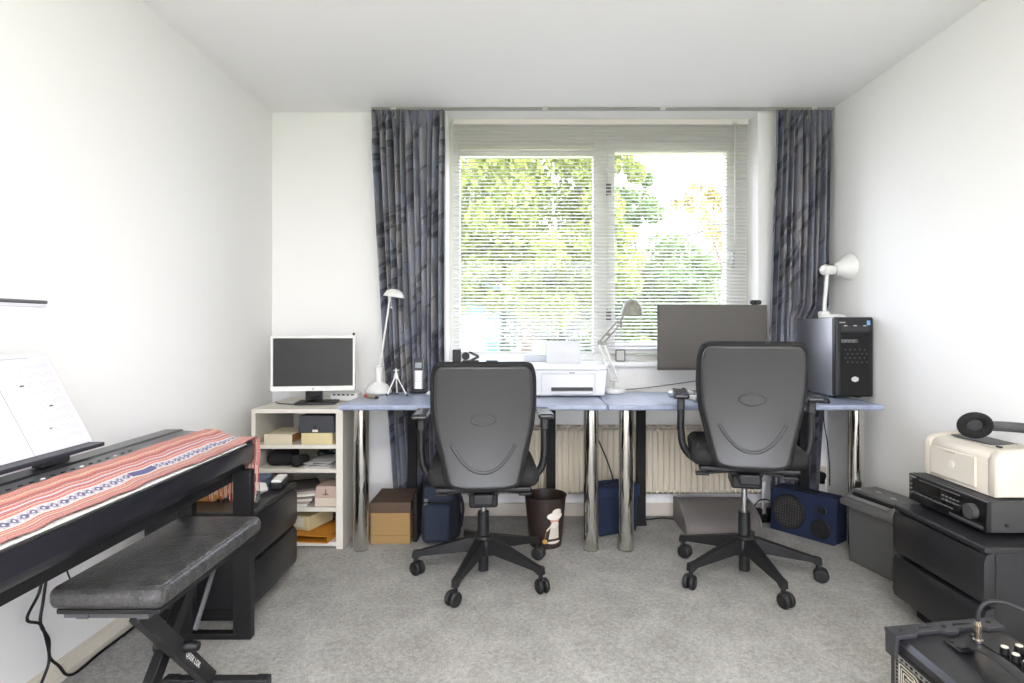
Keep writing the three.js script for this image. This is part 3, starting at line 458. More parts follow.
// ------------------------------------------------------------------ keyboard bench
{
  const lt = tex(256, k => { const v = 68 + 24 * (nc[k] - 0.5) + 22 * (nm[k] - 0.5) + 10 * (nd[k] - 0.5); return [cl(v), cl(v - 1), cl(v - 1)]; }, [4, 4]);
  const lb = tex(256, k => { const v = 255 * (0.6 * nm[k] + 0.4 * nc[k]); return [v, v, v]; }, [5, 5], false);
  const t = thing('keyboard_bench', 'black padded bench with folding legs pulled up to the piano', 'bench', [-1.045, 0, -1.775]);
  const seat = warp(RB(0.29, 0.058, 0.585, 0.024, 0, 0.467, -0.01, 6), v => { if (v.y > 0.467) v.y += 0.006 * Math.cos(v.x / 0.145 * 1.4) * Math.cos(v.z / 0.29 * 1.4); });
  mesh('padded_seat', boxUV(toCreasedNormals(seat, 1.2)), mat(0xffffff, 0.3, { map: lt, bumpMap: lb, bumpScale: 0.002 }), t);
  mesh('seat_piping', mg(...[0.43].map(y => RB(0.262, 0.014, 0.55, 0.004, 0, y, -0.01))), M.black, t);
  const zl = 0.20;
  const l1 = mesh('leg', beam([0.05, 0.41, 0.225], [0.05, 0.03, -0.13], 0.03, 0.045, V(0, 1, 0), 0.003), M.charcoal, t);
  mesh('leg', beam([0.0, 0.41, -0.17], [0.0, 0.03, 0.20], 0.03, 0.045, V(0, 1, 0), 0.003), M.black, t);
  for (const [x, z] of [[0.05, -0.135], [0.0, 0.205]]) mesh('foot_bar', mg(RB(0.32, 0.028, 0.035, 0.004, x + 0.02, 0.018, z), RB(0.045, 0.034, 0.042, 0.006, x + 0.165, 0.017, z), RB(0.045, 0.034, 0.042, 0.006, x - 0.125, 0.017, z)), M.charcoal, t);
  mesh('seat_bracket', mg(B(0.2, 0.026, 0.05, -0.03, 0.416, 0.215), B(0.2, 0.026, 0.05, 0.0, 0.416, -0.17), B(0.03, 0.022, 0.45, 0.075, 0.414, 0.02), B(0.03, 0.022, 0.45, -0.08, 0.414, 0.02), beam([0.085, 0.41, -0.10], [0.085, 0.26, 0.02], 0.010, 0.018)), M.midGrey, t);
  mesh('pivot_bolt', mg(new THREE.CylinderGeometry(0.016, 0.016, 0.10, 16).rotateZ(Math.PI / 2).translate(0.03, 0.222, 0.035), new THREE.CylinderGeometry(0.012, 0.018, 0.03, 16).rotateZ(-Math.PI / 2).translate(0.09, 0.222, 0.035)), M.black, t);
  // white lettering on the leg
  const tt = canvasTex(256, 64, (c, w, h) => { c.fillStyle = '#1d1d1f'; c.fillRect(0, 0, w, h); c.fillStyle = '#efefef'; c.font = 'bold 50px sans-serif'; c.textAlign = 'center'; c.textBaseline = 'middle'; c.fillText('QUIK LOK', w / 2, h / 2 + 2, 240); });
  const a = V(0.05, 0.41, 0.225), b = V(0.05, 0.03, -0.13), d = b.clone().sub(a).normalize(), n = V(1, 0, 0), upv = new THREE.Vector3().crossVectors(n, d);
  const p = new THREE.PlaneGeometry(0.115, 0.028).applyMatrix4(new THREE.Matrix4().makeBasis(d, upv, n)); const c0 = a.clone().lerp(b, 0.66); p.translate(c0.x + 0.0153, c0.y, c0.z);
  mesh('lettering', p, mat(0xffffff, 0.5, { map: tt }), l1);
}
// ------------------------------------------------------------------ drawer units
function drawerUnit(label, pos, depth, width, side) { // side: direction the drawers face (+1 = +x); origin at the floor under the front face centre
  const t = thing('drawer_unit', label, 'drawers', pos, 0, 'low black two drawer units');
  const m = mat(0x1e1e21, 0.34, { bumpMap: wallBump, bumpScale: 0.0008 }), s = side;
  mesh('body', RB(depth - 0.03, 0.355, width, 0.006, -s * (depth / 2 + 0.012), 0.2425, 0), m, t);
  mesh('top', RB(depth + 0.0, 0.022, width + 0.004, 0.008, -s * depth / 2, 0.424, 0), m, t);
  for (let i = 0; i < 2; i++) { const y0 = 0.065 + i * 0.178, h = 0.172;
    const g = EX([[0, 0], [0.022, 0.006], [0.028, 0.03], [0.028, h - 0.03], [0.020, h - 0.008], [0.004, h], [-0.012, h], [-0.012, 0]], width, 0.003); g.translate(0, 0, -width / 2); if (s < 0) g.rotateY(Math.PI); g.translate(-s * 0.026, y0, 0);
    mesh('drawer', toCreasedNormals(g, 0.7), m, t); }
  mesh('plinth', B(depth - 0.10, 0.066, width - 0.08, -s * (depth / 2 + 0.02), 0.033, 0), M.blackMatte, t);
}
drawerUnit('low black drawer unit behind the piano end', [-1.037, 0, -2.525], 0.42, 0.45, 1);
drawerUnit('low black drawer unit under the stereo receiver', [1.49, 0, -2.176], 0.345, 0.48, -1);
{ // things on the left drawer unit (top at 0.435)
  const Y = 0.4355;
  const b = thing('wooden_box', 'small yellowish wooden box on the drawer unit behind piano', 'box', [-1.32, Y, -2.50]);
  const wm = mat(0xb98a45, 0.6);
  mesh('body', RB(0.19, 0.062, 0.12, 0.004, 0, 0.031, 0), wm, b); mesh('lid', RB(0.196, 0.018, 0.126, 0.005, 0, 0.072, 0), mat(0xa87438, 0.6), b); mesh('clasp', RB(0.02, 0.02, 0.006, 0.002, 0.02, 0.06, 0.063), M.charcoal, b);
  for (const x of [-0.085, 0.085]) mesh('corner_fitting', mg(RB(0.022, 0.012, 0.126, 0.002, x, 0.006, 0)), M.charcoal, b);
  const d = thing('folded_blue_cloth', 'folded slate blue cloth on the black drawer unit', 'cloth', [-1.20, Y, -2.66]);
  mesh('lower_fold', warp(RB(0.16, 0.022, 0.15, 0.01, 0, 0.011, 0, 3), v => { v.y *= 1 + 0.15 * Math.sin(v.x * 40); }), mat(0x4e5668, 0.95), d); mesh('upper_fold', warp(RB(0.14, 0.022, 0.13, 0.01, -0.005, 0.033, -0.005, 3), v => { v.y += 0.003 * Math.sin(v.x * 35 + v.z * 20); }), mat(0x565f73, 0.95), d);
  const cr = warp(new THREE.IcosahedronGeometry(0.036, 4), v => { const n = Math.sin(v.x * 140 + 1) * Math.sin(v.y * 170) + Math.sin(v.z * 150 + 2); v.multiplyScalar(1 + 0.16 * n); v.y *= 0.62; }); cr.computeBoundingBox(); cr.translate(0, -cr.boundingBox.min.y, 0);
  one('crumpled_tissue', 'crumpled white tissue on the black drawer unit', 'tissue', cr, mat(0xd6d4d2, 0.95), [-1.125, Y, -2.545]);
  const r = thing('handset', 'dark handset with white top on the drawer unit', 'handset', [-1.088, Y, -2.68], 0.15);
  mesh('body', RB(0.05, 0.03, 0.13, 0.008, 0, 0.015, 0), M.charcoal, r); mesh('white_top', RB(0.042, 0.012, 0.12, 0.005, 0, 0.034, 0), M.whitePlastic, r);
  const bx = thing('small_grey_box', 'small grey box beside the fringe on the drawer unit', 'box', [-1.10, Y, -2.44], 0.2);
  mesh('body', RB(0.05, 0.03, 0.05, 0.004, 0, 0.015, 0), M.grey, bx); mesh('lid', RB(0.052, 0.008, 0.052, 0.002, 0, 0.034, 0), M.midGrey, bx);
}
// ------------------------------------------------------------------ bookcase with its contents
{
  const x0 = -1.40, x1 = -0.928, zf = -3.09, zb = -3.62, w = 0.016, t = thing('bookcase', 'low white open bookcase carrying the old monitor', 'bookcase', [(x0 + x1) / 2, 0, (zf + zb) / 2]);
  const cx = (x0 + x1) / 2, cz = (zf + zb) / 2, m = M.bookcase, W = x1 - x0, Dp = zf - zb;
  mesh('side_panel', RB(0.022, 0.70, Dp, 0.002, -W / 2 + 0.011, 0.35, 0), m, t); mesh('side_panel', RB(0.036, 0.70, Dp, 0.002, W / 2 - 0.018, 0.35, 0), m, t);
  mesh('top_panel', RB(W, 0.022, Dp, 0.002, 0, 0.711, 0), m, t); mesh('back_panel', B(W - 0.05, 0.69, 0.008, -0.007, 0.352, -Dp / 2 + 0.008), m, t);
  for (const y of [0.525, 0.401, 0.200, 0.022]) mesh('shelf', RB(W - 0.058, 0.022, Dp - 0.03, 0.002, -0.007, y, 0.002), m, t);
  // first shelf (top of shelf at 0.536)
  const A = 0.5365, ca = thing('cream_card_sleeve', 'flat cream card sleeve with open brown end on bookcase', 'box', [-1.265, A, -3.22], -0.05);
  mesh('sleeve', mg(B2(-0.075, 0.075, 0, 0.003, -0.11, 0.11), B2(-0.075, 0.075, 0.05, 0.053, -0.11, 0.11), B2(-0.075, 0.075, 0, 0.053, 0.107, 0.11), B2(-0.075, 0.075, 0, 0.053, -0.11, -0.107), B2(-0.075, -0.072, 0, 0.053, -0.11, 0.11)), mat(0xd6cbb0, 0.8), ca); mesh('inner_card', B2(-0.07, 0.06, 0.004, 0.048, -0.105, 0.105), mat(0x9c6b3c, 0.85), ca);
  const cb = thing('lidded_card_box', 'cream card box with dark grey lid on top bookcase shelf', 'box', [-1.066, A, -3.21]);
  mesh('box_base', RB(0.16, 0.075, 0.22, 0.002, 0, 0.0375, 0), mat(0xd3c596, 0.8), cb); mesh('box_lid', EX([[-0.094, 0.062], [0.094, 0.062], [0.088, 0.15], [-0.086, 0.15]], 0.235, 0.003).translate(0, 0, -0.1175), mat(0x35363c, 0.6), cb); mesh('box_label', B(0.028, 0.012, 0.002, -0.005, 0.073, 0.119), mat(0xe4dcc8, 0.7), cb); mesh('lid_stud', CY(0.009, 0.009, 0.004, 0, 0, 0, 14).rotateX(Math.PI / 2).translate(-0.005, 0.095, 0.119), M.black, cb);
  // second shelf (0.412): pouches, cables, papers
  const Bs = 0.4125;
  const pouch = (label, x, z, w2, h2, d2, tw) => one('black_pouch', label, 'pouch', warp(RB(w2, h2, d2, h2 * 0.45, 0, h2 / 2, 0, 5), v => { if (v.y > h2 * 0.4) v.y += 0.006 * Math.sin(v.x * 50 + v.z * 30); }), M.blackMatte, [x, Bs, z], tw, 'pouches on the second bookcase shelf');
  pouch('larger black pouch on the second bookcase shelf', -1.285, -3.22, 0.14, 0.075, 0.16, 0.1); pouch('smaller black pouch in the middle of the second shelf', -1.178, -3.17, 0.06, 0.06, 0.12, -0.2);
  one('cable_bundle', 'tangled black cable bundle on the second bookcase shelf', 'cable', mg(...[0, 1, 2, 3].map(i => TU(Array.from({ length: 10 }, (_, k) => [0.05 * Math.cos(k * 1.1 + i) + 0.004 * i, 0.012 + 0.011 * i + 0.006 * Math.sin(k * 2.1), 0.045 * Math.sin(k * 1.1 + i)]), 0.0035, 60, 6))), M.black, [-1.12, Bs, -3.42]);
  const papers = thing('loose_papers', 'fan of loose papers on the second bookcase shelf', 'papers', [-1.062, Bs, -3.21]);
  [[0, 0.05, 0xd9d8d4], [1, -0.12, 0xc6c6c8], [2, 0.22, 0x8f8f92], [3, -0.3, 0xdcdbd6], [4, 0.35, 0x76777a], [5, -0.1, 0xbdbcb8]].forEach(([i, a, c]) => { const p = mesh('paper_sheet', warp(B(0.13, 0.0025, 0.19, 0, 0.0015, 0), v => { v.y += 0.0; }), mat(c, 0.85), papers); p.position.set(0.004 * i - 0.015, 0.0045 * i, -0.004 * i); p.rotation.y = a; });
  // third shelf (0.211)
  const Cs = 0.2115; const pcol = [0xd8d4cc, 0x9d8f84, 0xcbc6bd, 0x6d655f, 0xe0dcd4, 0xa69c92, 0x4f4a47];
  for (let i = 0; i < 7; i++) one('magazine', ['white', 'brown', 'pale grey', 'dark brown', 'cream', 'tan', 'charcoal'][i] + ' magazine in the slanted pile on the third bookcase shelf', 'magazine', RB(0.17, 0.012, 0.22, 0.001, 0, 0.006, 0), mat(pcol[i], 0.7), [-1.215 + 0.006 * i, Cs + 0.0125 * i, -3.225 + rr(-0.006, 0.006)], 0.05 + 0.07 * i, 'magazines on the third bookcase shelf');
  const pb = thing('picture_box', 'small pinkish box with a printed lid on third shelf', 'box', [-1.025, Cs, -3.20]);
  mesh('box_base', RB(0.118, 0.045, 0.16, 0.003, 0, 0.0225, 0), mat(0xcfc0ae, 0.7), pb);
  mesh('box_lid', EX([[-0.06, 0.045], [0.06, 0.045], [0.05, 0.105], [-0.05, 0.105]], 0.164, 0.004).translate(0, 0, -0.082), mat(0xb9a195, 0.7), pb);
  mesh('lid_print', mg(B(0.004, 0.03, 0.002, 0, 0.075, 0.083), B(0.03, 0.004, 0.002, 0, 0.062, 0.083), B(0.016, 0.003, 0.002, 0, 0.07, 0.083)), mat(0x6a5a55, 0.8), pb);
  // bottom shelf (0.033)
  const Ds = 0.0335;
  one('orange_envelope', 'large orange envelope on the bottom bookcase shelf', 'envelope', mg(warp(B(0.20, 0.004, 0.30, 0, 0.002, 0), v => v), warp(new THREE.BoxGeometry(0.20, 0.003, 0.30, 1, 1, 8), v => { v.y += 0.030 + 0.006 * Math.sin((v.z + 0.15) * 8) ; }), B(0.003, 0.03, 0.30, 0.0985, 0.016, 0), B(0.003, 0.03, 0.30, -0.0985, 0.016, 0)), mat(0xc98522, 0.75), [-1.085, Ds, -3.24], -0.12);
  const cd = thing('cream_card_case', 'cream card file lying on the orange envelope', 'file', [-1.15, Ds + 0.041, -3.26], -0.35);
  mesh('case', RB(0.13, 0.075, 0.2, 0.004, 0, 0.0375, 0), mat(0xcbbd92, 0.8), cd); mesh('label', mg(B(0.07, 0.05, 0.002, 0, 0.04, 0.1005)), mat(0xd9d5c8, 0.8), cd);
}
// ------------------------------------------------------------------ old monitor on the bookcase
{
  const Y = 0.7225, t = thing('white_monitor', 'old white framed monitor with dark screen on the bookcase', 'monitor', [-1.155, Y, -3.31], 0.13);
  mesh('stand_base', RB(0.215, 0.014, 0.15, 0.006, 0.02, 0.007, 0.0), M.charcoal, t);
  mesh('stand_neck', RB(0.09, 0.085, 0.035, 0.006, 0.0, 0.055, -0.02), M.blackGloss, t);
  mesh('rear_cover', RB(0.40, 0.26, 0.03, 0.012, 0.0, 0.222, -0.022), M.charcoal, t);
  mesh('bezel', EX(rrect(0.448, 0.304, 0.008, 0, 0.222), 0.022, 0.002, [[[-0.212, 0.097], [0.212, 0.097], [0.212, 0.360], [-0.212, 0.360]]]).translate(0, 0, -0.008), M.whitePlastic, t);
  mesh('screen', B(0.428, 0.266, 0.004, 0, 0.2285, 0.004), M.screen, t);
  mesh('badge', CY(0.007, 0.007, 0.002, 0, 0, 0, 16).rotateX(Math.PI / 2).translate(0, 0.082, 0.0145), M.silver, t);
  const bx = thing('white_switch_box', 'small white network box behind the monitor stand', 'box', [-1.02, Y, -3.46]);
  mesh('case', RB(0.16, 0.045, 0.09, 0.008, 0, 0.0225, 0), M.whitePlastic, bx); for (let i = 0; i < 5; i++) mesh('port', B(0.016, 0.008, 0.003, -0.055 + i * 0.026, 0.036, 0.046), M.black, bx);
  one('monitor_lead', 'black lead trailing left from the old monitor', 'cable', TU([[0.12, 0.05, -0.05], [0.08, 0.035, 0.0], [0.05, 0.012, 0.02], [0.02, 0.006, 0.05], [-0.06, 0.0045, 0.03], [-0.10, 0.0045, 0.01], [-0.14, 0.005, -0.05]], 0.0035, 60, 8), M.black, [-1.235, Y, -3.29]);
  const cam = thing('clip_camera', 'tiny dark camera on the top corner of the white monitor', 'camera', [-0.942, Y + 0.3755, -3.34]);
  mesh('body', RB(0.012, 0.014, 0.012, 0.004, 0, 0.007, 0), M.charcoal, cam); mesh('lens', CY(0.003, 0.003, 0.003, 0, 0, 0, 10).rotateX(Math.PI / 2).translate(0, 0.008, 0.007), M.blackGloss, cam);
}
// ------------------------------------------------------------------ left desk items
{
  const Y = DY + 0.0005;
  const t = thing('white_reading_lamp', 'tall white reading lamp with mushroom shade on left desk', 'lamp', [-0.815, Y, -3.39]);
  mesh('base', LA([[0, 0], [0.071, 0], [0.073, 0.012], [0.07, 0.025], [0.062, 0.032], [0.055, 0.048], [0.030, 0.064], [0.020, 0.072], [0.018, 0.10], [0.024, 0.145], [0.027, 0.155], [0.0, 0.157]], 40), M.whitePlastic, t);
  mesh('stem', bar([0.006, 0.15, 0], [0.062, 0.535, 0], 0.0055, 12), M.whitePlastic, t);
  const sh = LA([[0, 0.045], [0.02, 0.043], [0.042, 0.032], [0.055, 0.014], [0.060, 0], [0.056, 0.0], [0.05, 0.014], [0.038, 0.028], [0.018, 0.038], [0, 0.040]], 36); sh.rotateZ(-8 * D); sh.translate(0.085, 0.548, 0);
  mesh('shade', sh, M.whitePlastic, t); mesh('shade_joint', mg(RB(0.016, 0.03, 0.016, 0.005, 0.062, 0.54, 0), bar([0.068, 0.545, 0], [0.072, 0.49, 0.0], 0.0012, 6), CY(0.005, 0.005, 0.01, 0.072, 0.488, 0, 10)), M.whitePlastic, t);
  const tp = thing('mini_tripod', 'small white mini tripod standing on the left desk', 'tripod', [-0.70, Y, -3.31]);
  for (const [x, z] of [[-0.045, 0.025], [0.065, 0.03], [-0.005, -0.05]]) { const l = mesh('leg', mg(bar([x, 0.004, z], [x * 0.12, 0.10, z * 0.12], 0.0038, 10), bar([x, 0.004, z], [x * 0.5, 0.06, z * 0.5], 0.003, 10)), M.whitePlastic, tp); mesh('rubber_foot', new THREE.SphereGeometry(0.006, 10, 8).translate(x, 0.006, z), M.black, l); }
  mesh('head', mg(CY(0.010, 0.014, 0.028, 0, 0.108, 0, 14), CY(0.006, 0.006, 0.02, 0, 0.128, 0, 12), CY(0.015, 0.015, 0.004, 0, 0.14, 0, 18), CY(0.003, 0.003, 0.008, 0, 0.146, 0, 8)), M.whitePlastic, tp);
  const ph = thing('cordless_phone', 'silver and black cordless phone standing in its charger', 'phone', [-0.600, Y, -3.44], 0.0);
  mesh('charger', LA([[0, 0], [0.042, 0], [0.042, 0.01], [0.034, 0.02], [0, 0.022]], 30).scale(1, 1, 0.9), M.charcoal, ph);
  const bd = RB(0.046, 0.165, 0.024, 0.009, 0, 0.095, 0, 3); bd.rotateX(-0.12); mesh('handset', bd, M.silver, ph);
  const fx = RB(0.043, 0.062, 0.008, 0.003, 0, 0.145, 0.0125); fx.rotateX(-0.12); mesh('black_front', fx, M.blackGloss, ph);
  const ds = RB(0.034, 0.028, 0.003, 0.001, 0, 0.140, 0.0175); ds.rotateX(-0.12); mesh('display', ds, mat(0x8c949a, 0.3), ph);
  for (let r = 0; r < 4; r++) for (let c = 0; c < 3; c++) { const k = RB(0.009, 0.008, 0.004, 0.001, -0.0125 + c * 0.0125, 0.092 - r * 0.014, 0.0125); k.rotateX(-0.12); mesh('key', k, M.whitePlastic, ph); }
  one('paper_pad', 'flat white pad lying beside the cordless phone', 'pad', RB(0.14, 0.008, 0.1, 0.002, 0, 0.004, 0), M.paper, [-0.475, Y, -3.43]);
  ph.scale.setScalar(1.12);
  const mk = thing('marker_pen', 'olive marker pen with red end near desk edge', 'pen', [-0.80, Y, -3.17], 0.78);
  mesh('barrel', bar([0, 0.010, 0.045], [0, 0.010, -0.035], 0.009, 16), mat(0x9b9379, 0.5), mk); mesh('cap', bar([0, 0.010, -0.035], [0, 0.010, -0.062], 0.0098, 16), mat(0xc23a34, 0.5), mk); mesh('tip', bar([0, 0.010, 0.045], [0, 0.010, 0.062], 0.0085, 16, 0.006), M.charcoal, mk);
  // inkjet printer
  const p = thing('inkjet_printer', 'white inkjet printer with raised paper tray on left desk', 'printer', [0.245, Y, -3.375]);
  const body = EX([[-0.195, 0.006], [0.195, 0.006], [0.212, 0.13], [0.212, 0.146], [-0.212, 0.146], [-0.212, 0.13]], 0.26, 0.006).translate(0, 0, -0.13);
  mesh('body', body, mat(0xdcdde2, 0.4), p);
  mesh('scanner_lid', EX(rrect(0.43, 0.28, 0.02, 0, 0), 0.022, 0.006).rotateX(-Math.PI / 2).translate(0, 0.147, 0), mat(0xeeeef0, 0.35), p);
  mesh('front_panel', mg(RB(0.29, 0.004, 0.004, 0.001, 0, 0.125, 0.131), RB(0.004, 0.10, 0.004, 0.001, 0.145, 0.075, 0.131), RB(0.004, 0.10, 0.004, 0.001, -0.145, 0.075, 0.131)), mat(0xc6c7cc, 0.5), p);
  mesh('output_slot', B(0.225, 0.020, 0.006, 0.02, 0.042, 0.1285), M.black, p); mesh('output_tray', RB(0.23, 0.012, 0.05, 0.003, 0.02, 0.024, 0.125), mat(0xd8d8dc, 0.4), p);
  mesh('badge', B(0.03, 0.005, 0.002, 0.02, 0.13, 0.1305), M.grey, p);
  const pt = RB(0.20, 0.155, 0.008, 0.006, 0, 0.0775, 0); pt.rotateX(-0.2); pt.translate(-0.01, 0.145, -0.115); mesh('paper_tray', pt, mat(0xcfd0d6, 0.4), p);
  for (const [x, z] of [[-0.16, 0.1], [0.16, 0.1], [-0.16, -0.1], [0.16, -0.1]]) mesh('foot', CY(0.012, 0.012, 0.008, x, 0.004, z, 12), M.black, p);
}
{ // things on the window sill
  const Y = SILL + 0.0005, z = -3.70;
  const a = thing('small_speaker', 'small black speaker block at the left end of sill', 'speaker', [-0.405, Y, z + 0.02]);
  mesh('case', RB(0.05, 0.075, 0.05, 0.004, 0, 0.0375, 0), M.charcoal, a); mesh('cone', CY(0.016, 0.016, 0.003, 0, 0, 0, 20).rotateX(Math.PI / 2).translate(0, 0.042, 0.0255), M.black, a);
  const b = thing('desk_webcam', 'black and white webcam lying on the window sill', 'webcam', [-0.33, Y, z + 0.03]);
  mesh('head', mg(CY(0.024, 0.024, 0.03, 0, 0, 0, 20).rotateX(Math.PI / 2).translate(-0.02, 0.036, 0)), M.charcoal, b); mesh('arm', mg(beam([0.0, 0.062, 0], [0.06, 0.032, 0], 0.02, 0.014), beam([0.06, 0.032, 0], [0.01, 0.008, 0], 0.02, 0.014)), M.charcoal, b); mesh('white_face', EX([[0, 0.015], [0, 0.052], [0.04, 0.034]], 0.014, 0).translate(0.003, 0, -0.007), M.white, b); mesh('base', RB(0.1, 0.01, 0.04, 0.003, 0.01, 0.005, 0), M.charcoal, b);
  one('sill_pen', 'dark pen lying on the window sill', 'pen', mg(bar([-0.035, 0.006, 0], [0.03, 0.006, 0.0], 0.005, 10), bar([0.03, 0.006, 0], [0.04, 0.006, 0], 0.005, 10, 0.001)), M.charcoal, [-0.19, Y, z + 0.06]);
  const f = thing('sill_card_holder', 'clear frosted card holder on sill behind the printer', 'card holder', [0.10, Y, z - 0.015]);
  mesh('front_sheet', RB(0.09, 0.135, 0.004, 0.001, 0, 0.0675, 0.014), new THREE.MeshPhysicalMaterial({ color: 0xeef5e6, transmission: 0.6, roughness: 0.5, thickness: 0 }), f); mesh('base', RB(0.15, 0.04, 0.05, 0.003, -0.02, 0.02, 0.0), mat(0xc9ccd6, 0.4), f);
  const s = thing('sill_frame', 'small dark rimmed frame on sill behind the swing lamp', 'frame', [0.60, Y, z + 0.0]);
  mesh('rim', EX(rrect(0.06, 0.075, 0.01, 0, 0.0375), 0.012, 0.001, [[[-0.024, 0.006], [0.024, 0.006], [0.024, 0.069], [-0.024, 0.069]]]).translate(0, 0, -0.006), M.midGrey, s); mesh('picture', B(0.05, 0.066, 0.003, 0, 0.0375, 0), mat(0xc4c2bd, 0.6), s);
}
{ // swing arm lamp
  const Y = DY + 0.0005, t = thing('swing_arm_lamp', 'grey swing arm desk lamp with round shade between desks', 'lamp', [0.523, Y, -3.44]);
  const gm = mat(0xc9c7c0, 0.4), gd = mat(0x8b897f, 0.45);
  mesh('base', LA([[0, 0], [0.064, 0], [0.066, 0.006], [0.066, 0.018], [0.060, 0.024], [0, 0.026]], 36), M.whitePlastic, t);
  mesh('post', mg(CY(0.007, 0.007, 0.05, 0, 0.045, 0, 12), RB(0.05, 0.018, 0.024, 0.004, 0.0, 0.075, 0)), gm, t);
  mesh('lower_arm', mg(bar([-0.018, 0.08, 0.008], [-0.088, 0.285, 0.008], 0.0055), bar([0.02, 0.08, 0.008], [-0.055, 0.275, 0.008], 0.0055), bar([-0.018, 0.08, -0.008], [-0.088, 0.285, -0.008], 0.0055), bar([0.02, 0.08, -0.008], [-0.055, 0.275, -0.008], 0.0055)), M.whitePlastic, t);
  mesh('elbow', mg(RB(0.052, 0.02, 0.026, 0.004, -0.07, 0.285, 0), CY(0.011, 0.011, 0.034, 0, 0, 0, 14).rotateX(Math.PI / 2).translate(-0.085, 0.29, 0)), gd, t);
  mesh('upper_arm', mg(bar([-0.085, 0.295, 0.006], [0.012, 0.405, 0.006], 0.0045), bar([-0.062, 0.283, -0.006], [0.03, 0.388, -0.006], 0.0045), RB(0.02, 0.015, 0.02, 0.003, -0.035, 0.335, 0)), gd, t);
  mesh('head_joint', mg(RB(0.03, 0.02, 0.022, 0.004, 0.03, 0.405, 0), bar([0.035, 0.41, 0], [0.055, 0.45, 0], 0.006), CY(0.006, 0.006, 0.03, 0.04, 0.388, 0, 10)), gd, t);
  const sh = LA([[0, 0.092], [0.018, 0.090], [0.036, 0.08], [0.052, 0.058], [0.061, 0.028], [0.063, 0.0], [0.060, 0.0], [0.057, 0.028], [0.048, 0.055], [0.033, 0.075], [0, 0.087]], 36); sh.rotateZ(-5 * D); sh.translate(0.098, 0.445, 0); mesh('shade', sh, mat(0x8d8b80, 0.4), t);
  mesh('bulb', new THREE.SphereGeometry(0.022, 16, 12).translate(0.1, 0.47, 0), M.white, t);
}
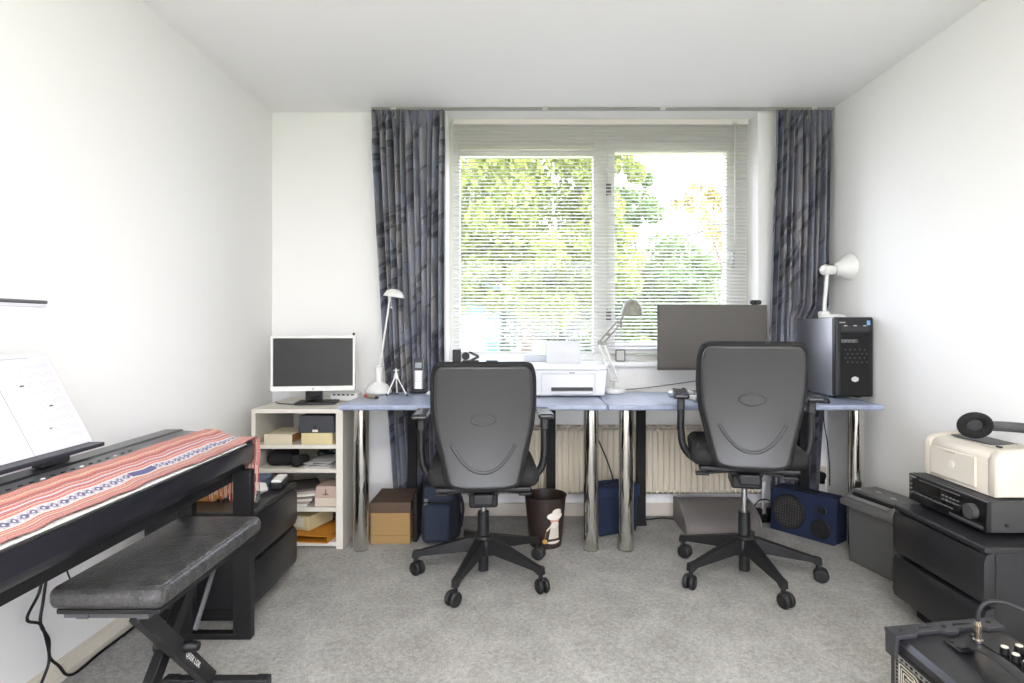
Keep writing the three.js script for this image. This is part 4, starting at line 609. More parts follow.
// ------------------------------------------------------------------ right desk: monitor, keyboard, tower, lamp
{
  const Y = DY + 0.0005, t = thing('wide_monitor', 'wide grey matte monitor on the right desk', 'monitor', [1.058, Y, -3.36], 0.04);
  mesh('stand_base', RB(0.24, 0.014, 0.2, 0.006, 0, 0.007, 0), M.charcoal, t); mesh('stand_neck', RB(0.06, 0.30, 0.03, 0.006, 0, 0.155, -0.035), M.charcoal, t);
  mesh('rear_cover', RB(0.56, 0.31, 0.03, 0.012, 0, 0.32, -0.015), M.charcoal, t);
  mesh('bezel', mg(B2(-0.308, 0.308, 0.138, 0.153, -0.006, 0.0125), B2(-0.308, 0.308, 0.498, 0.5015, -0.006, 0.0125), B2(-0.308, -0.3045, 0.138, 0.5015, -0.006, 0.0125), B2(0.3045, 0.308, 0.138, 0.5015, -0.006, 0.0125)), mat(0x3d3b38, 0.5), t);
  mesh('screen', B2(-0.305, 0.305, 0.153, 0.498, -0.004, 0.011), M.screenGrey, t);
  const wc = thing('monitor_webcam', 'small dark webcam clipped on the wide monitor', 'webcam', [1.305, Y + 0.502, -3.365]);
  mesh('body', RB(0.062, 0.026, 0.026, 0.010, 0, 0.014, 0.0, 3), M.charcoal, wc); mesh('lens', CY(0.008, 0.008, 0.004, 0, 0, 0, 16).rotateX(Math.PI / 2).translate(-0.008, 0.014, 0.0145), M.blackGloss, wc); mesh('clip', RB(0.03, 0.006, 0.03, 0.002, 0, 0.003, -0.005), M.black, wc);
  const k = thing('computer_keyboard', 'light keyboard on the right desk behind the chair', 'keyboard', [1.07, Y, -3.10]);
  mesh('case', RB(0.43, 0.016, 0.14, 0.005, 0, 0.008, 0), M.silver, k); const kg = RB(0.0165, 0.006, 0.0165, 0.002, 0, 0, 0, 1); for (let r = 0; r < 5; r++) for (let c = 0; c < 21; c++) { const q = mesh('key_cap', kg, M.whitePlastic, k); q.position.set(-0.2 + c * 0.02, 0.0185, -0.048 + r * 0.022); }
  const pd = thing('game_controller', 'silver and black game controller left of the keyboard', 'controller', [0.850, Y, -3.27], 0.3);
  mesh('body', warp(RB(0.13, 0.03, 0.07, 0.014, 0, 0.018, 0, 4), v => { v.z += 4 * v.x * v.x; }), M.silver, pd); for (const x of [-0.03, 0.03]) mesh('thumb_stick', mg(CY(0.005, 0.006, 0.012, x, 0.036, 0, 12), CY(0.010, 0.010, 0.005, x, 0.043, 0, 16)), M.black, pd);
  const ms = thing('computer_mouse', 'dark computer mouse on the right desk by the tower', 'mouse', [1.50, Y, -3.02], 0.2);
  mesh('shell', warp(new THREE.SphereGeometry(0.5, 24, 16).scale(0.062, 0.07, 0.11), v => { if (v.y < 0) v.y = 0; }), M.charcoal, ms); mesh('wheel', CY(0.007, 0.007, 0.006, 0, 0, 0, 14).rotateZ(Math.PI / 2).translate(0, 0.031, -0.025), M.grey, ms);
  one('desk_cable', 'thin dark cable slung low along the wall behind desk', 'cable', TU([[-0.42, 0.004, 0.02], [-0.3, 0.008, 0.0], [-0.1, 0.03, -0.02], [0.1, 0.06, -0.02], [0.25, 0.09, 0.0], [0.32, 0.12, 0.03]], 0.0022, 60, 6), M.charcoal, [0.98, Y, -3.59]);
  // tower
  const W = 0.2, Hh = 0.43, Dp = 0.45, pc = thing('computer_tower', 'black computer tower on the right end of the desk', 'computer', [1.737, Y, -3.368], 0);
  const zf = Dp / 2;
  mesh('case', RB(W - 0.004, Hh - 0.016, Dp - 0.04, 0.003, 0, Hh / 2 + 0.004, -0.02), mat(0xb4b5b9, 0.34, { metalness: 0.9 }), pc);
  mesh('front_bezel', RB(W, Hh - 0.012, 0.045, 0.012, 0, Hh / 2 + 0.006, zf - 0.022, 4), mat(0x1b1b1d, 0.4), pc);
  mesh('front_mesh', RB(W - 0.05, Hh - 0.075, 0.01, 0.004, 0, Hh / 2 - 0.02, zf - 0.002), mat(0x141415, 0.7, { bumpMap: tex(64, (k2, i, j) => { const v = ((i >> 3) + (j >> 3)) % 2 ? 255 : 0; return [v, v, v]; }, [10, 18], false), bumpScale: 0.0015 }), pc);
  mesh('drive_bay', mg(RB(W - 0.05, 0.034, 0.012, 0.003, 0, Hh - 0.062, zf), B(W - 0.05, 0.002, 0.013, 0, Hh - 0.082, zf)), mat(0x2c2c2f, 0.45), pc);
  for (const x of [-0.05, 0.0, 0.05]) mesh('port', RB(0.016, 0.006, 0.004, 0.001, x, Hh - 0.045, zf + 0.006), M.silver, pc);
  const lt = canvasTex(256, 64, (c, w, h) => { c.fillStyle = '#1a1a1c'; c.fillRect(0, 0, w, h); c.strokeStyle = '#a9a9a9'; c.lineWidth = 4; c.strokeRect(6, 8, w - 12, h - 16); c.fillStyle = '#b9b9b9'; for (let i = 0; i < 7; i++) { c.fillRect(22 + i * 31, 22, 20, 6); c.fillRect(22 + i * 31, 22, 5, 22); if (i % 2) c.fillRect(22 + i * 31, 38, 20, 6); } });
  mesh('front_label', B(0.085, 0.018, 0.002, -0.03, Hh - 0.125, zf + 0.004), mat(0xffffff, 0.5, { map: lt }), pc);
  mesh('power_label', B(0.03, 0.005, 0.002, -0.065, Hh - 0.028, zf + 0.0015), M.silver, pc); mesh('sticker', B(0.017, 0.024, 0.002, 0.072, Hh - 0.03, zf + 0.0015), mat(0x7fb0e8, 0.4), pc);
  const dots = []; for (let r = 0; r < 4; r++) for (let c = 0; c < 5; c++) dots.push(CY(0.004, 0.004, 0.002, 0, 0, 0, 6).rotateX(Math.PI / 2).translate(-0.05 + c * 0.025 + (r % 2) * 0.012, Hh - 0.17 - r * 0.022, zf + 0.004)); mesh('vent_dots', mg(dots), M.midGrey, pc);
  const em = CY(0.02, 0.02, 0.003, 0, 0, 0, 6).rotateX(Math.PI / 2).scale(1, 0.75, 1).translate(0.0, 0.105, zf + 0.005); mesh('emblem', em, mat(0xd6d6d6, 0.3), pc);
  for (const [x, z] of [[-0.07, 0.13], [0.07, 0.13], [-0.07, -0.15], [0.07, -0.15]]) mesh('foot', CY(0.016, 0.016, 0.012, x, 0.006, z, 14), M.black, pc);
  // white lamp on the tower
  const l = thing('white_desk_lamp', 'white desk lamp with cone shade on top of the tower', 'lamp', [1.735, Y + Hh - 0.0035, -3.37]);
  mesh('base', mg(LA([[0, 0], [0.068, 0], [0.07, 0.01], [0.062, 0.02], [0.03, 0.026], [0, 0.027]], 36), RB(0.05, 0.03, 0.05, 0.01, -0.045, 0.025, 0)), M.whitePlastic, l);
  mesh('stem', TU([[-0.042, 0.02, 0], [-0.040, 0.09, 0], [-0.033, 0.17, 0], [-0.026, 0.255, 0]], 0.010, 30, 12), M.whitePlastic, l);
  mesh('joint', mg(new THREE.SphereGeometry(0.030, 24, 16).translate(-0.038, 0.272, 0), CY(0.027, 0.027, 0.05, 0, 0, 0, 24).rotateZ(Math.PI / 2).translate(-0.01, 0.272, 0)), M.whitePlastic, l);
  const cone = LA([[0.026, 0], [0.030, 0.02], [0.045, 0.05], [0.062, 0.082], [0.064, 0.085], [0.06, 0.085], [0.042, 0.05], [0.022, 0.01]], 36); cone.rotateZ(-Math.PI / 2); cone.scale(1.2, 1.25, 1.25); cone.rotateZ(10 * D); cone.rotateY(0.12); cone.translate(0.01, 0.272, 0); mesh('shade', cone, M.whitePlastic, l);
  mesh('bulb', new THREE.SphereGeometry(0.022, 14, 10).translate(0.06, 0.285, -0.015), M.white, l);
}
// ------------------------------------------------------------------ under the desks
{
  const t = thing('card_storage_box', 'tan card box with dark brown lid under left desk', 'box', [-0.70, 0, -3.30]);
  const tan = mat(0x9c7d50, 0.85), br = mat(0x584536, 0.8);
  mesh('body', RB(0.208, 0.17, 0.27, 0.003, 0, 0.085, 0), tan, t); mesh('lid', RB(0.218, 0.056, 0.282, 0.004, 0, 0.192, 0), br, t); mesh('seam_band', RB(0.21, 0.004, 0.272, 0.001, 0, 0.045, 0), mat(0x8d6b3a, 0.85), t);
  // backpack
  const b = thing('navy_backpack', 'dark navy backpack slumped under the left desk', 'backpack', [-0.445, 0, -3.24], 0.08);
  const fab = mat(0x232c3c, 0.85), fb2 = mat(0x171a21, 0.85);
  mesh('main_compartment', warp(RB(0.21, 0.34, 0.16, 0.06, 0, 0.17, 0, 6), v => { const q = v.y / 0.34; v.x *= 1 - 0.25 * Math.max(0, q - 0.6); v.z += 0.012 * Math.sin(v.y * 22) - 0.05 * Math.max(0, q - 0.5); v.x += 0.006 * Math.sin(v.y * 30 + v.z * 20); if (v.y < 0.005) v.y = 0; }), fb2, b);
  mesh('front_pocket', warp(RB(0.15, 0.20, 0.06, 0.026, -0.015, 0.115, 0.085, 5), v => { v.z += 0.008 * Math.sin(v.x * 60) * Math.sin(v.y * 20); }), fab, b);
  mesh('top_flap', warp(RB(0.16, 0.09, 0.05, 0.022, -0.005, 0.265, 0.055, 5), v => { v.z += 0.006 * Math.sin(v.x * 50); }), mat(0x262f40, 0.85), b);
  mesh('strap', mg(TU([[-0.04, 0.33, -0.02], [-0.02, 0.39, 0.0], [0.02, 0.39, 0.0], [0.04, 0.33, -0.02]], 0.008, 30, 8), TU([[0.08, 0.3, 0.02], [0.12, 0.2, 0.05], [0.11, 0.08, 0.05]], 0.008, 24, 8)), fb2, b);
  mesh('buckle', mg(RB(0.02, 0.016, 0.012, 0.003, -0.07, 0.235, 0.085), RB(0.02, 0.016, 0.012, 0.003, -0.072, 0.21, 0.085)), M.grey, b);
  one('black_folder', 'upright black folder between the card box and backpack', 'folder', RB(0.022, 0.26, 0.22, 0.004, 0, 0.13, 0), M.blackMatte, [-0.5735, 0, -3.30]);
  // waste basket with a printed figure
  const wt = canvasTex(1024, 512, (c, w, h) => { c.fillStyle = '#2c211d'; c.fillRect(0, 0, w, h); const X = 512, s = (x, y, rx, ry, col) => { c.fillStyle = col; c.beginPath(); c.ellipse(X + x, y, rx, ry, 0, 0, 7); c.fill(); };
    c.fillStyle = '#cfc6bb'; c.beginPath(); c.moveTo(X - 32, 250); c.lineTo(X + 34, 250); c.lineTo(X + 56, 420); c.lineTo(X - 58, 420); c.fill(); s(0, 215, 46, 44, '#c98f78'); s(0, 178, 74, 42, '#e4ddd4'); s(14, 135, 44, 34, '#ddd5ca'); s(0, 268, 40, 34, '#d9d1c7'); c.strokeStyle = '#cfc6bb'; c.lineWidth = 16; c.beginPath(); c.moveTo(X - 30, 270); c.lineTo(X - 76, 330); c.stroke(); c.lineWidth = 4; c.strokeStyle = '#a88a52'; c.beginPath(); c.moveTo(X - 76, 330); c.lineTo(X - 96, 430); c.stroke(); s(-92, 445, 24, 24, '#c79a4a'); s(4, 458, 74, 16, '#d9d0c2'); for (const x of [-34, 0, 34]) { c.fillStyle = '#2a201c'; c.fillRect(X + x - 10, 424, 20, 22); } c.fillStyle = '#a9a096'; for (let i = 0; i < 60; i++) c.fillRect(X - 46 + (i * 37) % 92, 300 + (i * 53) % 110, 4, 4); });
  const wm = mat(0xffffff, 0.45, { map: wt, side: THREE.DoubleSide });
  const wb = thing('waste_basket', 'dark brown round waste basket printed with a white figure', 'bin', [0.118, 0, -3.17]);
  mesh('bin_wall', new THREE.CylinderGeometry(0.109, 0.085, 0.252, 48, 1, true).translate(0, 0.134, 0).rotateY(Math.PI + 0.50), wm, wb);
  mesh('bin_base', CY(0.086, 0.084, 0.012, 0, 0.006, 0, 40), mat(0x2c211d, 0.5), wb); mesh('bin_rim', new THREE.TorusGeometry(0.109, 0.004, 8, 48).rotateX(Math.PI / 2).translate(0, 0.26, 0), mat(0x241a17, 0.45), wb);
  // blue bag
  const bg = thing('blue_bag', 'dark blue bag standing between the chrome desk legs', 'bag', [0.50, 0, -3.37], 0.35);
  mesh('body', warp(RB(0.25, 0.24, 0.14, 0.02, 0, 0.12, 0, 4), v => { v.x *= 1 + 0.1 * (v.y / 0.24); v.z += 0.006 * Math.sin(v.x * 40); }), M.blueBag, bg); mesh('flap', RB(0.275, 0.07, 0.155, 0.015, 0, 0.235, 0, 3), mat(0x172542, 0.8), bg); mesh('carry_strap', TU([[-0.1, 0.262, 0.0], [-0.06, 0.285, 0.03], [0.06, 0.285, 0.03], [0.1, 0.262, 0.0]], 0.008, 30, 8), mat(0x0f1c38, 0.8), bg); mesh('side_pocket', RB(0.02, 0.13, 0.11, 0.009, 0.135, 0.09, 0), M.blackMatte, bg);
  // foot rest
  const fr = thing('foot_rest', 'grey curved foot rest under the right desk', 'foot rest', [1.105, 0, -3.425]);
  const pr = [[-0.14, 0.0], [-0.14, 0.13], [-0.12, 0.14]]; for (let i = 0; i <= 10; i++) { const a = i / 10 * Math.PI / 2; pr.push([-0.11 + 0.25 * Math.sin(a), 0.015 + 0.125 * Math.cos(a)]); } pr.push([0.14, 0]);
  const fg = EX(pr, 0.40, 0.003).translate(0, 0, -0.2); fg.rotateY(-Math.PI / 2); mesh('curved_top', toCreasedNormals(fg, 0.6), mat(0x77716e, 0.6), fr);
  for (const s of [-1, 1]) { const sg = EX(pr.map(p => [p[0] * 1.03, p[1] * 1.04]), 0.012, 0.003).rotateY(-Math.PI / 2).translate(s * 0.206 + 0.006, 0, 0); mesh('side_cheek', sg, mat(0x75706d, 0.55), fr); }
  // blue loudspeaker
  const sp = thing('blue_loudspeaker', 'navy carpeted loudspeaker box on the floor by the curtain', 'speaker', [1.5155, 0, -3.273], -0.908 + 0);
  const A = 0.363; // local: front face looks along +z
  mesh('cabinet', EX([[0, 0], [-0.14, 0], [-0.14, 0.235], [-0.03, 0.235]], A, 0.006).rotateY(-Math.PI / 2).translate(A / 2, 0, 0), M.navy, sp);
  const tilt = g => g.rotateX(-0.127);
  const ringG = (r, x, y) => tilt(new THREE.TorusGeometry(r, 0.007, 10, 40).translate(x, y, 0.004)), coneG = (r, x, y) => tilt(LA([[0, -0.004], [r * 0.3, 0.0], [r * 0.32, -0.006], [r, 0.003]], 36).rotateX(Math.PI / 2).translate(x, y, 0.0085));
  const gm = mat(0x2c2b2b, 0.6, { bumpMap: tex(64, (k, i, j) => { const v = (i % 8 < 2 || j % 8 < 2) ? 255 : 0; return [v, v, v]; }, [6, 6], false), bumpScale: 0.003 });
  for (const [r, x, y, n] of [[0.088, -0.075, 0.118, 'woofer'], [0.046, 0.105, 0.068, 'midrange'], [0.024, 0.105, 0.165, 'tweeter']]) { const o = mesh(n, coneG(r, x, y), gm, sp); mesh('driver_ring', ringG(r, x, y), n === 'tweeter' ? mat(0x1c2a48, 0.6) : mat(0x15161a, 0.5), o); if (n === 'woofer') { const wires = []; for (let i = -5; i <= 5; i++) { const q = i / 6 * r, l = Math.sqrt(r * r - q * q); wires.push(bar([x + q, y - l, 0.009], [x + q, y + l, 0.009], 0.0009, 5), bar([x - l, y + q, 0.009], [x + l, y + q, 0.009], 0.0009, 5)); } mesh('wire_grille', tilt(mg(wires)), mat(0x6d6a66, 0.5), o); } }
  mesh('carry_slot', B(0.12, 0.012, 0.03, 0, 0.236, -0.08), M.blackMatte, sp);
  // shredder
  const sr = thing('paper_shredder', 'grey paper shredder bin beside the black drawer unit', 'shredder', [1.702, 0, -2.835], -1.345);
  const bw = 0.286; const bin = EX([[-bw / 2 + 0.012, 0], [bw / 2 - 0.012, 0], [bw / 2, 0.29], [-bw / 2, 0.29]], 0.15, 0.01).translate(0, 0, -0.075); mesh('bin', bin, mat(0x5d5d5c, 0.5), sr);
  const lid = EX([[-0.105, 0.275], [0.105, 0.275], [0.105, 0.30], [0.03, 0.345], [-0.105, 0.345]], bw + 0.03, 0.005).rotateY(-Math.PI / 2).translate((bw + 0.03) / 2, 0, 0); mesh('head', toCreasedNormals(lid, 0.4), mat(0x676766, 0.45), sr);
  mesh('paper_slot', (() => { const g = B(0.235, 0.012, 0.016, 0, 0, 0); g.rotateX(0.54); return g.translate(0, 0.330, 0.058); })(), M.black, sr);
  mesh('slot_lip', (() => { const g = RB(0.24, 0.014, 0.02, 0.004, 0, 0, 0); g.rotateX(0.54); return g.translate(0, 0.319, 0.084); })(), mat(0x7a7a79, 0.4), sr);
  mesh('switch', mg(RB(0.03, 0.006, 0.014, 0.002, -0.06, 0.346, -0.03), RB(0.03, 0.006, 0.014, 0.002, 0.05, 0.346, -0.01)), mat(0xb9b8b4, 0.5), sr);
  // wall socket with plug
  const so = thing('wall_socket', 'cream wall socket with black plug behind the right desk', 'socket', [1.79, 0.26, ZB + 0.0]);
  mesh('plate', RB(0.085, 0.085, 0.03, 0.006, 0, 0, 0.015), M.creamPlastic, so); mesh('plug', mg(CY(0.022, 0.02, 0.04, 0, 0, 0, 18).rotateX(Math.PI / 2).translate(0.0, -0.005, 0.05), RB(0.03, 0.05, 0.03, 0.006, 0, -0.03, 0.055)), M.black, so);
  one('tower_power_cable', 'thin black cable dropping from the right desk to socket', 'cable', TU([[0, 0.5, 0.05], [-0.01, 0.35, 0.05], [0.01, 0.2, 0.055], [0.02, 0.06, 0.06], [0.02, -0.05, 0.06]], 0.003, 40, 6), M.black, [1.805, 0.25, ZB + 0.02]);
  one('floor_extension_cable', 'black cable lying along the skirting behind the foot rest', 'cable', TU([[-0.3, 0.005, 0.02], [-0.2, 0.005, 0.05], [-0.08, 0.005, 0.02], [0.0, 0.005, 0.04], [0.1, 0.03, 0.0], [0.16, 0.12, -0.015]], 0.004, 60, 6), M.black, [0.92, 0, -3.60]);
  one('loop_cable', 'thin dark cable looping down behind the blue bag', 'cable', TU([[0, 0.60, 0], [0.02, 0.50, 0.02], [0.07, 0.38, 0.03], [0.11, 0.25, 0.04], [0.12, 0.1, 0.03], [0.13, 0.004, 0.02]], 0.0045, 50, 6), M.charcoal, [0.415, 0, -3.53]);
  const ps = thing('power_strip', 'black power strip tangle on floor beside the loudspeaker', 'power strip', [1.435, 0, -3.53], 0.1);
  mesh('strip', RB(0.14, 0.04, 0.05, 0.008, 0, 0.02, 0), M.black, ps); for (const x of [-0.05, 0.02]) mesh('plug', RB(0.035, 0.04, 0.035, 0.008, x, 0.06, 0), M.black, ps); mesh('lead', TU([[0.06, 0.05, 0.0], [0.02, 0.12, 0.0], [-0.06, 0.13, 0.02], [-0.1, 0.08, 0.02]], 0.0035, 30, 6), M.black, ps);
}
// ------------------------------------------------------------------ stereo, laser printer, headphones
{
  const Y = 0.4355, t = thing('stereo_receiver', 'black stereo receiver between drawer unit and laser printer', 'receiver', [1.575, Y, -2.243]);
  const W = 0.412, m = mat(0x2b2b2c, 0.5);
  mesh('case', RB(0.245, 0.108, W - 0.006, 0.003, 0.135, 0.064, 0), mat(0x3a3a3a, 0.55), t);
  mesh('fascia', RB(0.016, 0.106, W, 0.003, 0.008, 0.063, 0), mat(0x121214, 0.3), t);
  mesh('display_window', B(0.003, 0.034, 0.13, -0.0005, 0.084, -0.09), M.blackGloss, t); mesh('display_line', B(0.004, 0.003, 0.22, -0.001, 0.103, -0.03), M.grey, t);
  for (let i = 0; i < 10; i++) mesh('button', RB(0.005, 0.006, 0.012, 0.001, -0.001, 0.066 + (i % 2) * 0.014, -0.005 + Math.floor(i / 2) * 0.019), M.grey, t);
  for (let i = 0; i < 9; i++) mesh('button', RB(0.005, 0.006, 0.022, 0.001, -0.001, 0.045, -0.18 + i * 0.027), M.midGrey, t);
  for (let i = 0; i < 4; i++) mesh('button', RB(0.005, 0.008, 0.013, 0.001, -0.001, 0.04 + i * 0.018, -0.193), M.grey, t);
  mesh('lower_strip', B(0.004, 0.008, 0.16, -0.001, 0.024, 0.11), M.midGrey, t);
  mesh('volume_knob', mg(CY(0.026, 0.026, 0.02, 0, 0, 0, 28).rotateZ(Math.PI / 2).translate(-0.010, 0.068, 0.145)), mat(0x4a4a4a, 0.4), t); mesh('small_knob', CY(0.010, 0.010, 0.014, 0, 0, 0, 20).rotateZ(Math.PI / 2).translate(-0.007, 0.06, 0.09), M.charcoal, t);
  mesh('badge', B(0.003, 0.006, 0.035, -0.001, 0.107, -0.178), M.silver, t); mesh('side_screw', CY(0.007, 0.007, 0.004, 0, 0, 0, 14).rotateX(Math.PI / 2).translate(0.07, 0.035, W / 2 - 0.002), M.black, t);
  for (const [x, z] of [[0.04, 0.16], [0.04, -0.16], [0.22, 0.16], [0.22, -0.16]]) mesh('foot', CY(0.018, 0.018, 0.012, x, 0.006, z, 16), M.black, t);
  // laser printer (front faces -x)
  const p = thing('laser_printer', 'cream laser printer on top of the stereo receiver', 'printer', [1.627, Y + 0.1185, -2.245]);
  const cm = M.creamPlastic, pw = 0.325;
  const prof = [[0, 0.004], [0.0, 0.128], [0.008, 0.148], [0.03, 0.160], [0.15, 0.170], [0.205, 0.160], [0.21, 0.004]];
  mesh('body', toCreasedNormals(EX(prof, pw, 0.010, [], 4).translate(0, 0, -pw / 2), 0.9), cm, p);
  const er = EX([[-0.004, 0.02], [-0.004, 0.130], [0.006, 0.152], [0.03, 0.165], [0.15, 0.176], [0.212, 0.160], [0.212, 0.004], [0.0, 0.004]], 0.05, 0.014, [], 4); mesh('end_cover', toCreasedNormals(er.clone().translate(0, 0, pw / 2 - 0.02), 0.9), cm, p); mesh('end_cover', toCreasedNormals(er.clone().translate(0, 0, -pw / 2 - 0.03), 0.9), cm, p);
  mesh('front_door', RB(0.008, 0.108, 0.235, 0.003, -0.003, 0.071, -0.025), mat(0xdbd4c6, 0.42), p); mesh('door_latch', RB(0.006, 0.010, 0.05, 0.003, -0.007, 0.120, -0.03), mat(0xd0c8b6, 0.45), p); mesh('round_badge', CY(0.014, 0.014, 0.003, 0, 0, 0, 24).rotateZ(Math.PI / 2).translate(-0.0075, 0.073, -0.025), mat(0xe2dccf, 0.4), p);
  mesh('output_well', B(0.10, 0.004, 0.2, 0.11, 0.168, -0.02), M.midGrey, p); mesh('status_panel', RB(0.03, 0.003, 0.05, 0.001, 0.055, 0.1645, 0.085), mat(0xcfc9bf, 0.4), p); mesh('button', RB(0.012, 0.005, 0.02, 0.002, 0.06, 0.168, 0.12), M.charcoal, p);
  // headphones
  const h = thing('headphones', 'dark grey headphones lying on the laser printer', 'headphones', [1.72, Y + 0.1185 + 0.1735, -2.175], 0.1);
  for (const [x, z, a] of [[-0.02, -0.055, -0.35], [0.06, 0.13, 0.3]]) { const e = new THREE.Group(); e.name = 'ear_cup'; e.position.set(x, 0.041, z); e.rotation.set(0.25, a + (z > 0 ? Math.PI : 0), 0); h.add(e);
    mesh('cushion', new THREE.TorusGeometry(0.030, 0.012, 12, 32).scale(1.15, 1, 0.9).rotateY(0), M.blackMatte, e); const cp = LA([[0, 0.026], [0.012, 0.026], [0.02, 0.022], [0.034, 0.012], [0.038, 0.0], [0, 0]], 32).rotateX(-Math.PI / 2).scale(1.1, 0.95, 1).translate(0, 0, -0.004); mesh('shell', cp, mat(0x3d3d40, 0.4), e); mesh('cap', new THREE.TorusGeometry(0.019, 0.003, 8, 28).translate(0, 0, -0.028), M.charcoal, e); }
  const hb = []; for (let i = 0; i <= 20; i++) { const a = i / 20 * Math.PI, zz = 0.037 - 0.093 * Math.cos(a), xx = 0.02 + 0.04 * i / 20 + 0.075 * Math.sin(a); hb.push([xx, 0.038, zz]); }
  const c3 = new THREE.CatmullRomCurve3(hb.map(q => V(...q))); const bandS = new THREE.Shape(); bandS.absellipse(0, 0, 0.016, 0.006, 0, 2 * Math.PI);
  const bg2 = grid(40, 12, (u, v) => { const p0 = c3.getPoint(u), tn = c3.getTangent(u), sd = V(tn.z, 0, -tn.x).normalize(), a = v * 2 * Math.PI; return [p0.x + sd.x * 0.006 * Math.cos(a), p0.y + 0.015 * Math.sin(a), p0.z + sd.z * 0.006 * Math.cos(a)]; });
  mesh('headband', bg2, mat(0x4a4a4d, 0.5), h); h.scale.setScalar(1.25);
}
// ------------------------------------------------------------------ guitar amplifier and lead
{
  const t = thing('guitar_amplifier', 'black guitar amplifier with corner guards and strap handle', 'amplifier', [1.0, 0, -1.635]);
  const L = 0.40, vm = mat(0x212124, 0.38, { bumpMap: wallBump, bumpScale: 0.001 }), sl = 0.09;
  const yT = x => 0.318 + sl * x;
  mesh('cabinet', toCreasedNormals(EX([[0.0, 0.012], [0.27, 0.012], [0.27, 0.318 + sl * 0.27], [0.012, 0.318], [0.0, 0.306]], L, 0.006, [], 3), 0.6), vm, t);
  mesh('grille_recess', B2(-0.003, 0.004, 0.03, 0.286, 0.03, L - 0.03), M.blackMatte, t);
  // perforated metal grille: thin strands crossing
  const st = []; for (let i = 0; i < 34; i++) { const z = 0.034 + i * 0.0098; st.push(bar([-0.005, 0.04, z], [-0.005, 0.278, z + (i % 2 ? 0.003 : -0.003)], 0.0016, 5)); } for (let i = 0; i < 24; i++) { const y = 0.042 + i * 0.0102; st.push(bar([-0.005, y, 0.032], [-0.005, y, L - 0.032], 0.0016, 5)); }
  const gr = mesh('metal_grille', mg(st), mat(0x8d8b86, 0.4, { metalness: 0.5 }), t); gr.userData.kind = 'stuff';
  // emblem: letter P drawn with nested rounded lines
  const em = mesh('emblem_plate', RB(0.004, 0.062, 0.085, 0.002, -0.008, 0.235, 0.096), M.black, t);
  const P = (o) => { const y0 = 0.207 + o * 0.0, y1 = 0.263 - o, za = 0.058 + o, zb = 0.136 - o; return [[-0.0105, y0, za], [-0.0105, y1, za], [-0.0105, y1, zb - 0.014], [-0.0105, y1 - 0.006, zb - 0.003], [-0.0105, y1 - 0.017 + o * 0.4, zb], [-0.0105, 0.238 - 0.004 + o, zb - 0.004], [-0.0105, 0.228 + o, zb - 0.016], [-0.0105, 0.228 + o, za + 0.016]]; };
  for (const o of [0, 0.008, 0.016]) mesh('emblem_line', new THREE.TubeGeometry(new THREE.CatmullRomCurve3(P(o).map(p => V(...p)), false, 'catmullrom', 0.05), 60, 0.0016, 6), mat(0xb9b39f, 0.4), em);
  // plastic guards on the far and near top edges
  const guard = (z, s) => { const pts = []; const g = [B2(-0.008, 0.275, 0, 0.006, -0.022, 0.022)]; const holes = [[0.06, 0.11], [0.155, 0.215]];
    const sh = new THREE.Shape([[-0.008, -0.024], [0.045, -0.024], [0.055, -0.012], [0.115, -0.012], [0.125, -0.024], [0.155, -0.024], [0.165, -0.012], [0.225, -0.012], [0.235, -0.024], [0.278, -0.024], [0.278, 0.024], [-0.008, 0.024]].map(p => new THREE.Vector2(...p)));
    for (const hh of holes) sh.holes.push(new THREE.Path([[hh[0], 0.0], [hh[0] + 0.012, 0.014], [hh[1] - 0.012, 0.014], [hh[1], 0.0]].map(p => new THREE.Vector2(...p))));
    let q = new THREE.ExtrudeGeometry(sh, { depth: 0.008, bevelEnabled: true, bevelSize: 0.002, bevelThickness: 0.002, bevelSegments: 2 }); q.rotateX(-Math.PI / 2); if (s < 0) q.scale(1, 1, -1); if (s < 0) { q = q.toNonIndexed ? q : q; const ps = q.attributes.position; for (let i = 0; i < ps.count; i += 3) { const a = [ps.getX(i), ps.getY(i), ps.getZ(i)], b = [ps.getX(i + 1), ps.getY(i + 1), ps.getZ(i + 1)]; ps.setXYZ(i, ...b); ps.setXYZ(i + 1, ...a); } q.computeVertexNormals(); }
    q.rotateZ(Math.atan(sl)); q.translate(0, 0.3185, z); return mg(q, RB(0.05, 0.06, 0.02, 0.005, 0.016, 0.290, z - s * 0.018), RB(0.012, 0.06, 0.046, 0.004, -0.004, 0.290, z)); };
  mesh('corner_guard', guard(0.018, 1), mat(0x303034, 0.45), t); mesh('corner_guard', guard(L - 0.018, -1), mat(0x3a3a3e, 0.45), t);
  for (const x of [0.02, 0.135, 0.255]) for (const z of [0.016, L - 0.016]) mesh('screw', CY(0.006, 0.006, 0.003, x, yT(x) + 0.0115, z, 12), M.black, t);
  // strap handle along z
  const hx = 0.115, hy = yT(hx); const hp = mesh('strap_handle', grid(40, 8, (u, v) => { const z = 0.115 + u * 0.24, s = Math.sin(Math.min(1, Math.max(0, (u - 0.06) / 0.88)) * Math.PI), a = v * 2 * Math.PI; return [hx + 0.017 * Math.cos(a), hy + 0.008 + 0.032 * Math.pow(Math.max(0, s), 0.6) + 0.004 * Math.sin(a), z]; }), M.charcoal, t);
  for (const z of [0.10, 0.37]) mesh('handle_plate', mg(RB(0.042, 0.007, 0.055, 0.002, hx, hy + 0.004, z), CY(0.005, 0.005, 0.004, hx - 0.008, hy + 0.009, z - 0.012, 10)), M.charcoal, t);
  // sunken control panel with knobs
  mesh('control_panel', (() => { const g = RB(0.075, 0.005, L - 0.09, 0.001, 0, 0, 0); g.rotateZ(Math.atan(sl)); return g.translate(0.215, yT(0.215) + 0.001, L / 2 + 0.005); })(), M.blackGloss, t);
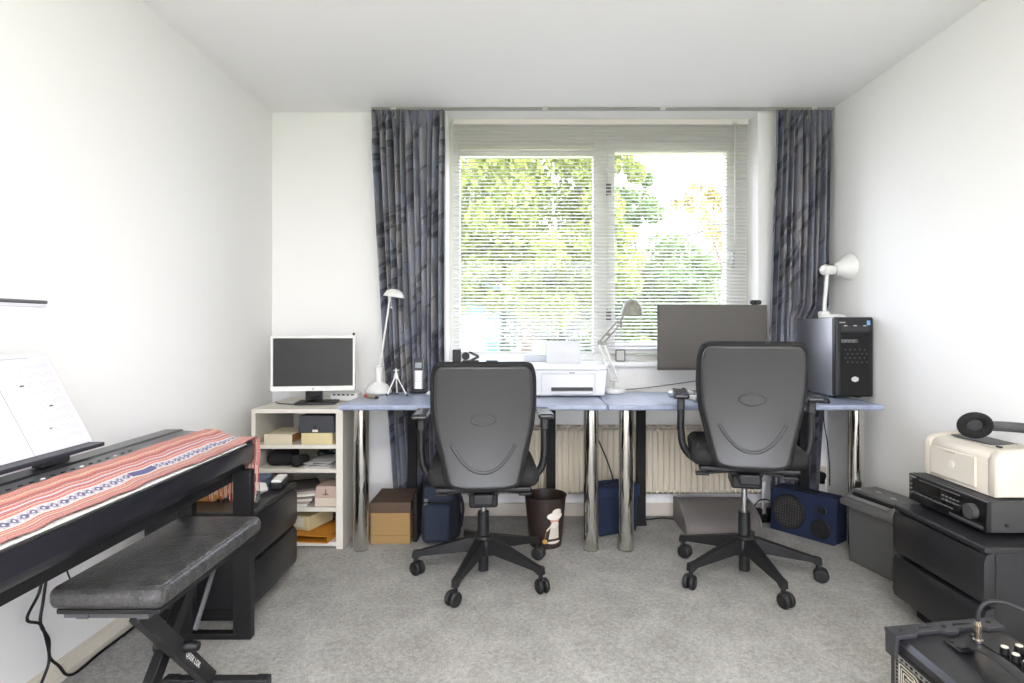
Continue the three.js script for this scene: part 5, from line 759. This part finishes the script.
  const kc = CY(0.0095, 0.0105, 0.016, 0, 0.008, 0, 18), kt = CY(0.008, 0.008, 0.002, 0, 0.017, 0, 18);
  for (let i = 0; i < 6; i++) for (const dx of [0, 0.036]) { const k = mesh('knob', kc, M.black, t); k.position.set(0.192 + dx, yT(0.192 + dx) + 0.004, 0.150 + i * 0.034); const c = mesh('knob_cap', kt, mat(0xd2ccbd, 0.5), k); }
  mesh('input_socket', CY(0.012, 0.012, 0.006, 0.175, yT(0.175) + 0.004, 0.085, 18), M.steel, t);
  for (const [x, z] of [[0.03, 0.04], [0.24, 0.04], [0.03, L - 0.04], [0.24, L - 0.04]]) mesh('foot', CY(0.016, 0.014, 0.014, x, 0.007, z, 14), M.rubber, t);
  const c = thing('instrument_lead', 'black instrument lead with metal plug in the amplifier', 'cable', [1.175, yT(0.175) + 0.0075, -1.55]);
  mesh('plug', mg(CY(0.0075, 0.0075, 0.022, 0, 0.011, 0, 14), CY(0.0085, 0.0085, 0.016, 0, 0.028, 0, 14), CY(0.006, 0.007, 0.012, 0, 0.041, 0, 14)), mat(0xc9b9a4, 0.25, { metalness: 1 }), c);
  mesh('cord', TU([[0, 0.045, 0], [0.003, 0.075, 0.0], [0.020, 0.097, 0.005], [0.05, 0.102, 0.015], [0.10, 0.085, 0.03], [0.16, 0.06, 0.05], [0.26, -0.06, 0.07], [0.30, -0.2, 0.08], [0.32, -0.33, 0.06]], 0.0052, 80, 10), M.charcoal, c);
}
// ------------------------------------------------------------------ cables by the piano
one('twisted_power_cable', 'twisted black cable hanging from the piano to the skirting', 'cable', mg(
  TU([[-1.40, 0.60, -1.80], [-1.47, 0.40, -1.84], [-1.488, 0.33, -1.845], [-1.488, 0.27, -1.80], [-1.488, 0.23, -1.85], [-1.485, 0.17, -1.87], [-1.485, 0.10, -1.88], [-1.486, 0.06, -1.86], [-1.478, 0.012, -1.80], [-1.47, 0.006, -1.70]], 0.0045, 90, 8),
  TU([[-1.39, 0.60, -1.82], [-1.475, 0.38, -1.86], [-1.487, 0.30, -1.86], [-1.49, 0.23, -1.853], [-1.482, 0.17, -1.875], [-1.487, 0.11, -1.885], [-1.483, 0.06, -1.92], [-1.48, 0.02, -1.945], [-1.476, 0.007, -1.97], [-1.480, 0.007, -2.1], [-1.477, 0.007, -2.3], [-1.480, 0.007, -2.5]], 0.0045, 110, 8)), M.black);
one('thin_pedal_cable', 'thin black cable looping on the wall under the bench', 'cable', TU([[-1.40, 0.60, -1.90], [-1.46, 0.46, -1.94], [-1.50, 0.36, -1.97], [-1.508, 0.22, -2.05], [-1.508, 0.155, -2.10], [-1.508, 0.16, -2.15], [-1.508, 0.125, -2.19], [-1.508, 0.14, -2.24], [-1.508, 0.12, -2.28], [-1.508, 0.15, -2.35], [-1.508, 0.16, -2.45]], 0.0028, 80, 6), M.black);
scene.traverse(o => { if (o.isMesh) { o.castShadow = true; o.receiveShadow = true; } });
renderer.render(scene, camera);
